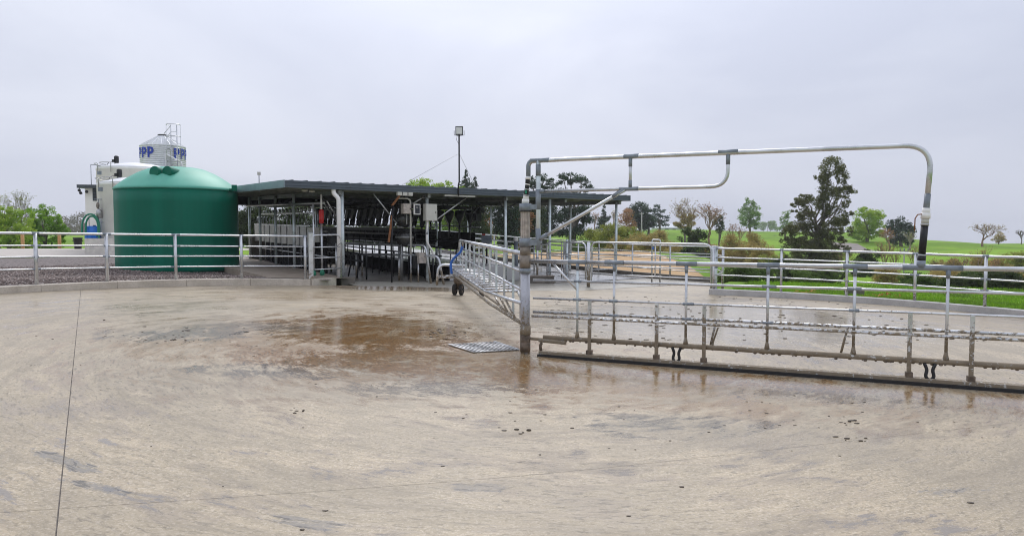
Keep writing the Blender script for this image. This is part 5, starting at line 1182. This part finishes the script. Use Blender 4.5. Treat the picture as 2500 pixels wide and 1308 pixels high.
# tall gum
tree('gum_tree', 'tall ragged gum tree towering over the paddock', 62, 1990, [(2030, 408, 30, 30), (2050, 430, 20, 26), (2012, 432, 20, 26), (2028, 462, 32, 26), (2018, 492, 26, 24), (2062, 470, 24, 20), (2072, 462, 17, 14), (2030, 525, 30, 26), (2060, 497, 15, 11), (2055, 540, 26, 16), (2072, 522, 16, 11), (1962, 490, 26, 16), (1985, 506, 30, 26), (1945, 497, 18, 13), (1975, 540, 30, 26), (1950, 522, 18, 14), (2020, 560, 32, 28), (2062, 565, 18, 14), (1945, 560, 30, 24), (1918, 575, 22, 20), (1930, 590, 26, 18), (1985, 590, 34, 26), (2040, 590, 26, 18), (1965, 615, 26, 18), (2015, 625, 34, 20), (2045, 630, 22, 14), (1990, 650, 40, 24), (2030, 655, 38, 22), (1945, 650, 34, 20), (1960, 640, 44, 24), (2020, 645, 44, 24), (1930, 622, 28, 22), (1990, 668, 56, 20), (1950, 600, 34, 22), (2000, 610, 40, 24), (2050, 612, 24, 16)], 'euc', 4.4, .85, .22, 'bark', None, .33, fat=1.1)
tree('poplar_tree', 'egg shaped pale green tree on the ridge', 150, 1830, [(1831, 500, 14, 18), (1829, 515, 22, 18), (1834, 528, 25, 18), (1822, 538, 20, 16), (1845, 540, 16, 14), (1815, 548, 13, 8), (1838, 550, 16, 9)], 'poplar', 4.2, .62, .3, 'bark', BG, .35)
tree('round_tree', 'rounded bright green tree in spring leaf on the ridge', 118, 2117, [(2105, 530, 26, 22), (2125, 535, 26, 24), (2095, 555, 24, 20), (2140, 560, 20, 20), (2117, 560, 30, 22), (2088, 568, 16, 14), (2112, 578, 20, 12), (2147, 572, 12, 12), (2112, 518, 18, 12)], 'spring', 4.0, .8, .3, 'bark', BG, .32)
tree('pine_tree', 'dense dark pine with several heads beside the green round tree', 108, 2200, [(2185, 552, 18, 18), (2208, 548, 20, 18), (2222, 562, 14, 14), (2176, 568, 14, 14), (2200, 572, 24, 18), (2188, 588, 16, 12), (2215, 585, 14, 12)], 'pine', 4.6, .95, .3, 'bark', BG, .42)
bare('bare_tree', 'small russet tree in front of the dense dark pine', 100, 2172, 560, 44, 'bark_red', 3, 5, .1, None, 'russet', 3, BG)
bare('bare_tree', 'thin twiggy tree at the foot of the dense dark pine', 96, 2222, 565, 40, 'bark_pale', 13, 5, .1, None, 'willow', 1, BG)
bare('bare_tree', 'wind swept leafless tree on the far right slope', 105, 2398, 545, 78, 'bark_red', 5, 6, .12, None, 'olive', 1, BG)
tree('round_tree', 'small grey brown tree on the far right skyline', 165, 2438, [(2438, 575, 10, 10), (2432, 584, 12, 8), (2446, 584, 10, 8)], 'olive', 3.6, .7, .2, 'bark', BG, .45)
bare('bare_tree', 'leafless tree at the very end of the far ridge', 150, 2494, 560, 26, 'bark', 9, 5, .1, None, None, 0, BG)
# ridge behind the exit race
tree('cedar_tree', 'grey green layered cedar standing alone on the ridge', 145, 1609, [(1607, 505, 10, 6), (1598, 514, 12, 5), (1615, 516, 13, 5), (1603, 525, 16, 5), (1622, 528, 12, 4), (1598, 536, 15, 5), (1618, 541, 20, 5), (1628, 535, 8, 4), (1600, 549, 14, 5), (1625, 550, 12, 4)], 'cedar', 4.0, .85, .28, 'bark', BG, .42, None, None, 1, .9)
for k, (px, tp, w_, lb) in enumerate(((1562, 496, 60, 'dark dense conifer clump on the ridge near the power pole'), (1584, 508, 40, 'rounded dark evergreen at the right of the conifer clump'))):
    tree('conifer_tree', lb, 138 + k, px, [(px + rnd.uniform(-.25, .25) * w_, y, w_ * .40, 14) for y in range(tp + 12, 556, 9)], 'pine', 4.4, .95, .3, 'bark', BG, .42)
tree('budding_tree', 'russet budding tree in front of the dark conifer clump', 118, 1532, [(1530, 520, 16, 14), (1540, 530, 18, 14), (1522, 535, 14, 14), (1535, 548, 18, 12)], 'russet', 3.6, .5, .14, 'bark_red', BG, .5)
conifer('cypress_tree', 'narrow dark cypress on the ridge beside the shed end', 140, 1475, 503, 562, 44, 'pine', BG, 7, None, .6)
bare('bare_tree', 'tall leafless tree with a fan of pale twigs above dark scrub', 92, 1688, 484, 108, 'bark_red', 21, 7, .15, None, 'olive', 1, BG)
bare('bare_tree', 'leaning leafless tree beside the fan of pale twigs', 94, 1738, 496, 92, 'bark_red', 33, 7, .14, None, 'russet', 1, BG, -.2)
tree('round_tree', 'low olive tree leaning into the leafless tree', 115, 1672, [(1668, 535, 20, 12), (1655, 546, 16, 12), (1685, 530, 14, 12), (1678, 548, 18, 10)], 'olive', 4.0, .8, .2, 'bark', BG, .45)
tree('evergreen_shrub', 'dark evergreen shrub with ragged top below the leafless tree', 64, 1690, [(1695, 570, 22, 18), (1712, 585, 22, 18), (1680, 595, 26, 20), (1705, 612, 34, 22), (1675, 625, 28, 18), (1720, 632, 26, 16)], 'dark', 4.8, .95, .2, 'bark', BG, .42, cat='shrub')
tree('round_tree', 'small dark upright tree right of the leafless pair', 100, 1756, [(1757, 533, 9, 9), (1752, 545, 10, 10), (1762, 548, 9, 9), (1756, 562, 10, 9)], 'dark', 4.2, .9, .18, 'bark', BG, .45)
for k, (px, tp, lb) in enumerate(((1785, 545, 'sparse russet thicket tree left of the pale ridge tree'), (1805, 552, 'thin russet sapling beside the pale ridge tree'))): bare('bare_tree', lb, 96, px, tp, 34, 'bark_red', 40 + k, 5, .08, None, 'russet', 1, BG)
tree('hazy_tree', 'blurred distant blue green tree behind the ridge', 420, 1868, [(1860, 552, 14, 10), (1875, 550, 16, 12), (1890, 556, 10, 8)], 'poplar', 3.4, .9, .5, 'bark', BG, .5, zb=-3)
tree('round_tree', 'pale olive tree just left of the tall gum', 125, 1917, [(1920, 525, 12, 10), (1912, 538, 12, 10), (1925, 545, 12, 12), (1905, 555, 10, 8)], 'poplar', 4.0, .55, .2, 'bark', BG, .45)
bare('bare_tree', 'tiny twiggy tree left of the narrow cypress', 130, 1450, 520, 24, 'bark_red', 51, 5, .1, None, 'russet', 1, BG)
bare('bare_tree', 'tiny twiggy tree right of the narrow cypress', 130, 1497, 516, 24, 'bark_red', 52, 5, .1, None, 'olive', 1, BG)
# two big flat-topped pines and the dark grove behind the shed
tree('pine_tree', 'flat topped pine with open limbs right of the pivot post', 84, 1398, [(1392, 432, 22, 10), (1415, 440, 22, 9), (1378, 446, 16, 8), (1432, 455, 14, 7), (1372, 470, 14, 10), (1418, 465, 14, 8), (1395, 505, 26, 14), (1425, 510, 22, 16), (1380, 525, 20, 16), (1430, 545, 20, 14), (1408, 540, 24, 14), (1440, 570, 14, 10), (1400, 570, 24, 14), (1375, 570, 20, 12)], 'pine', 4.6, .8, .42, 'bark', BG, .40, fat=1.5)
tree('pine_tree', 'open crowned pine half hidden by the hose couplings', 86, 1330, [(1310, 440, 18, 10), (1332, 436, 16, 9), (1298, 455, 12, 8), (1345, 452, 14, 8), (1320, 460, 14, 8), (1330, 510, 26, 18), (1350, 535, 26, 20), (1310, 535, 24, 18), (1340, 565, 28, 14)], 'pine', 4.6, .8, .40, 'bark', BG, .40, fat=1.5)
for k, (px, tp, w_, lm, lb) in enumerate(((1150, 470, 70, 'dark', 'broad dark evergreen behind the board wall'), (1175, 480, 44, 'russet', 'russet budding tree seen under the roof beside dark evergreens'), (1235, 485, 60, 'pine', 'dark pine seen under the roof right of the russet tree'), (1272, 500, 44, 'russet', 'second russet tree seen just left of the pivot post'), (1300, 490, 50, 'dark', 'dark evergreen directly behind the pivot post'))):
    tree('grove_tree', lb, 66 + 3 * k, px, [(px + rnd.uniform(-.35, .35) * w_, y + rnd.uniform(-4, 4), w_ * .40, 18) for y in range(tp + 16, 600, 13) for j in range(2)], lm, 4.6, .55 if lm == 'russet' else .8, .25, 'bark', BG, .42)
for k, (px, tp, w_, lm, lb) in enumerate(((1035, 442, 70, 'spring', 'bright green tree top left of the floodlight mast'), (1090, 446, 40, 'spring', 'bright green tree top behind the floodlight mast'), (1118, 455, 60, 'spring', 'bright green tree top below the pointed conifer'))):
    tree('grove_tree', lb, 80 + 2 * k, px, [(px + rnd.uniform(-.4, .4) * w_, y + rnd.uniform(-4, 4), w_ * .38, 14) for y in range(tp + 12, 590, 12) for j in range(2)], lm, 4.6, .6, .25, 'bark', BG, .42)
conifer('pointed_conifer', 'pointed dark conifer rising above the shed roof', 92, 1138, 418, 492, 66, 'pine', BG, 8)
conifer('pointed_conifer', 'lower ragged conifer beside the pointed one above the roof', 95, 1160, 434, 492, 54, 'pine', BG, 7)
for k, (px, tp) in enumerate(((880, 545), (960, 545), (780, 546), (690, 528))): tree('grove_tree', ['mixed dark tree far behind the shed interior', 'green tree glimpsed through the middle of the shed', 'low tree glimpsed behind the white downpipe', 'low tree glimpsed behind the left shed posts'][k], 96, px, [(px + rnd.uniform(-25, 25), y, 26, 12) for y in range(tp + 14, 606, 12)], ['dark', 'bush', 'olive', 'bush'][k], 4.6, .6, .2, 'bark', BG, .42)
for k, (px, tp, lb) in enumerate(((570, 500, 'dark hedge tree behind the far left bay of the shed'), (640, 495, 'tall dark hedge tree behind the second bay of the shed'), (715, 498, 'broad dark hedge tree behind the third bay of the shed'), (800, 540, 'low dark hedge tree behind the row of swing arms'), (870, 545, 'small dark hedge tree behind the entry rails'), (935, 545, 'dark hedge tree behind the receiver balls'))):
    tree('hedge_tree', lb, 54 + k, px, [(px + rnd.uniform(-40, 40), y, 32, 16) for y in range(tp + 18, 606, 13) for j in range(2)], 'dark', 5.0, .8, .2, 'bark', 'hedge behind the shed', .42)
# willow and scrub thickets on the near slope
SC = 'scrub bushes along the gully'
scr = [(1455, 560, 40, 'willow', 70, 'yellow green willow bush below the narrow cypress'), (1490, 545, 44, 'willow', 68, 'tall yellow green willow behind the right end of the shed roof'), (1535, 555, 46, 'willow', 70, 'yellow green willow under the russet budding tree'), (1580, 572, 44, 'olive', 66, 'brownish scrub bush below the power pole'), (1625, 590, 40, 'olive', 64, 'low brownish scrub beside the open green slope'), (1560, 600, 50, 'olive', 60, 'brownish scrub behind the bent water pipe'), (1470, 605, 44, 'willow', 58, 'olive willow scrub behind the narrow hooped gate'), (1780, 575, 40, 'olive', 62, 'brown scrub bush right of the ragged evergreen shrub'), (1815, 590, 44, 'olive', 60, 'brown scrub below the pale ridge tree'), (1860, 605, 44, 'olive', 58, 'brown scrub bush left of the gum trunk'), (1740, 600, 40, 'russet', 66, 'russet scrub beside the ragged evergreen shrub'), (1600, 562, 34, 'olive', 78, 'tan thicket under the grey green cedar'), (1640, 600, 30, 'olive', 62, 'tan scrub left of the ragged evergreen shrub'), (1520, 575, 40, 'olive', 62, 'tan thicket behind the wide hooped gate'), (1840, 572, 40, 'olive', 72, 'tan thicket at the foot of the pale ridge tree'), (1885, 625, 36, 'willow', 52, 'yellowish scrub left of the tall dark bush'), (1420, 590, 36, 'bush', 60, 'green bush below the flat topped pine')]
for (px, tp, w_, lm, d, lb) in scr:
    tree('scrub_bush', lb, d, px, [(px + rnd.uniform(-.85, .85) * w_ * (.45 + .55 * min(1, (y - tp) / 40)), y + rnd.uniform(-5, 5), w_ * .42, 14) for y in range(tp + 12, 655, 12) for j in range(3)], lm, 3.6, .45, .08, 'bark_red', SC, .5, cat='bush')
bsh = [(1800, 655, 46, 'bush', 34, 'dark green bush at the left end of the paddock'), (1850, 660, 40, 'bush', 36, 'green bush under the brown scrub'), (1905, 665, 34, 'dark', 38, 'dark bush left of the gum foot'), (1930, 640, 40, 'dark', 46, 'tall dark bush against the gum foot'), (1985, 668, 52, 'bush', 36, 'wide green bush in front of the gum tree'), (2035, 675, 24, 'dark', 36, 'small dark bush right of the wide green one'), (2118, 620, 30, 'dark', 60, 'dark bush alone on the slope right of the gum'), (2112, 640, 26, 'bush', 56, 'low bush below the lone dark bush'), (2170, 655, 30, 'olive', 44, 'twiggy olive bush near the thin pole'), (2215, 675, 36, 'bush', 36, 'green bush at the foot of the thin pole'), (2262, 678, 40, 'bush', 34, 'green bush right of the thin pole'), (2310, 670, 46, 'olive', 36, 'olive bramble clump on the right of the paddock'), (2355, 680, 44, 'dark', 34, 'dark bramble clump on the right of the paddock'), (2400, 672, 46, 'bush', 35, 'green bramble clump under the wind swept tree'), (2450, 668, 50, 'dark', 34, 'dark bramble clump near the end of the paddock'), (2490, 660, 44, 'olive', 36, 'olive bush at the end of the paddock'), (2310, 640, 34, 'olive', 60, 'brown scrub on the slope above the brambles'), (2420, 635, 40, 'olive', 58, 'brown scrub patch under the far right trees'), (2480, 625, 36, 'willow', 62, 'yellowish scrub on the far right slope')]
for (px, tp, w_, lm, d, lb) in bsh:
    p = at(px, 600, d); bot = 572 + (1.7 - T(p.x, p.y)) * 1700 / d
    tp -= 8
    tree('low_bush', lb, d, px, [(px + rnd.uniform(-.9, .9) * w_, y, w_ * .5, 10) for y in np.arange(tp + 8, max(tp + 14, min(bot, tp + 70)), 8) for j in range(3)], lm, 4.0, .55 if lm in ('olive', 'willow') else .8, .06, 'bark', SC, .5, cat='bush')
TB = 'twiggy shrubs on the paddock slope'
for i, (px, tp, sp_, d, bd, lb) in enumerate(((2165, 592, 40, 50, 'olive', 'tall twiggy shrub left of the thin pale pole'), (2186, 604, 36, 48, 'willow', 'twiggy shrub just left of the thin pale pole'), (2232, 600, 40, 52, 'olive', 'twiggy shrub just right of the thin pale pole'), (2292, 632, 44, 46, 'olive', 'low twiggy shrub above the olive bramble clump'), (2345, 628, 44, 48, 'russet', 'reddish twiggy shrub above the dark bramble clump'), (2392, 600, 52, 56, 'olive', 'tall twiggy shrub below the wind swept tree'), (2446, 622, 48, 50, 'russet', 'reddish twiggy shrub near the end of the slope'), (2068, 618, 34, 58, 'willow', 'thin twiggy shrub right of the gum foot'))):
    bare('twiggy_shrub', lb, d, px, tp, sp_, 'bark_red', 90 + i, 5, .05, None, bd, 2, TB)
# left side
tree('round_tree', 'pale green leafy tree at the left behind the pad', 50, 20, [(10, 530, 34, 26), (45, 535, 30, 24), (-15, 540, 30, 26), (25, 560, 36, 26), (60, 565, 26, 22), (-10, 575, 34, 24), (40, 585, 36, 18), (15, 518, 22, 14), (0, 600, 34, 12), (45, 604, 30, 10), (70, 600, 26, 12)], 'spring', 4.2, .8, .16, 'bark', None, .27, zb=-.2)
tree('round_tree', 'darker green dense tree beside the pale green one', 53, 110, [(95, 525, 26, 22), (118, 525, 26, 20), (135, 545, 20, 20), (105, 550, 34, 24), (85, 565, 28, 22), (140, 570, 20, 20), (115, 580, 34, 20), (150, 585, 14, 14), (80, 590, 30, 14), (125, 595, 26, 12), (95, 604, 28, 9), (140, 603, 22, 9)], 'green', 4.2, .8, .16, 'bark', None, .27, zb=-.2)
bare('bare_tree', 'leafless rounded tree behind the pale green leafy one', 66, 38, 466, 62, 'bark_pale', 71, 7, .14, -.2, 'willow', 1)
bare('bare_tree', 'leafless tree at the very left edge behind the leaves', 68, -2, 478, 50, 'bark_pale', 72, 6, .14, -.2, 'willow', 1)
cc = []; r2_ = random.Random(5)
for k in range(420):
    px = r2_.uniform(-60, 700); tp = lerp(538, 526, ss(120, 240, px)) + r2_.gauss(0, 4); q = at(px, r2_.uniform(tp, 572), 215 + r2_.uniform(-15, 25)); cc.append(tuple(q))
v, f = leaves(cc, np.full((len(cc), 3), 1.6), 60, .62); tag(npmesh('far_wood', v, f, LM['haze']), 'far grey wood along the skyline left of the plant room', kind='stuff')
# far house, power poles, farm track
p = at(1632, 560, 190); gzh = T(p.x, p.y) - .9
o = thing('farm_house', 'low white farmhouse with pale roof beyond the ridge', 'house', (p.x, p.y, gzh)); 
MB().box((p.x, p.y, gzh + .9), (8.2, 5, 2.2)).build('wall', M['house'], o)
MB().hexa([(p.x - 4.5, p.y - 3, 1.9 + gzh), (p.x + 4.5, p.y - 3, 1.9 + gzh), (p.x + 4.5, p.y + 3, 1.9 + gzh), (p.x - 4.5, p.y + 3, 1.9 + gzh), (p.x - 3, p.y - .2, 3.1 + gzh), (p.x + 3, p.y - .2, 3.1 + gzh), (p.x + 3, p.y + .2, 3.1 + gzh), (p.x - 3, p.y + .2, 3.1 + gzh)]).build('roof', M['houseroof'], o)
for k in range(4): MB().box((p.x - 3 + k * 2, p.y - 2.52, gzh + 1.2), (.9, .06, .8)).build('window', M['louvre'], o)
def ppole(label, px, top, d, arm):
    p = at(px, 600, d); z0 = T(p.x, p.y); zt_ = at(px, top, d).z; o = thing('power_pole', label, 'pole', (p.x, p.y, z0))
    MB().tube([(p.x, p.y, z0 - .3), (p.x, p.y, zt_)], [.12 * d / 100, .08 * d / 100], 8).build('shaft', M['polewood'], o); MB().box((p.x, p.y, zt_ - .25), (arm, .1, .1)).build('cross_arm', M['polewood'], o)
    for s in (-1, 0, 1): MB().tube([(p.x + s * arm * .42, p.y, zt_ - .2), (p.x + s * arm * .42, p.y, zt_ - .02)], .05, 6).build('insulator', M['zinc'], o)
ppole('pale power pole in front of the dark conifer clump', 1566, 518, 112, .7)
ppole('thin pale pole with a short cross arm on the slope', 2208, 606, 52, .7)
tp_ = []
for (px, d, w_) in ((2045, 128, 2.2), (2065, 112, 2.2), (2085, 100, 2.0), (2105, 92, 1.8)): p = at(px, 600, d); tp_.append((p, w_))
mb = MB(); mb.quadstrip([(p.x - w_, p.y, T(p.x - w_, p.y) + .12) for p, w_ in tp_], [(p.x + w_, p.y, T(p.x + w_, p.y) + .12) for p, w_ in tp_]); tag(mb.build('farm_track', M['track']), kind='structure')

# ================================================================== damp air
hz = MB().hexa([(-920, -920, -32), (920, -920, -32), (920, 940, -32), (-920, 940, -32), (-920, -920, 15), (920, -920, 15), (920, 940, 15), (-920, 940, 15)]).build('haze', M['black'])
hm = bpy.data.materials.new('damp air'); hm.use_nodes = True; hn = hm.node_tree; hn.nodes.remove(hn.nodes['Principled BSDF'])
pvn = hn.nodes.new('ShaderNodeVolumePrincipled'); pvn.inputs['Color'].default_value = (.97, .98, 1, 1); pvn.inputs['Density'].default_value = .0005; hn.links.new(pvn.outputs[0], hn.nodes['Material Output'].inputs['Volume'])
hz.data.materials.clear(); hz.data.materials.append(hm); tag(hz, 'pale damp air over the whole farm', kind='stuff')
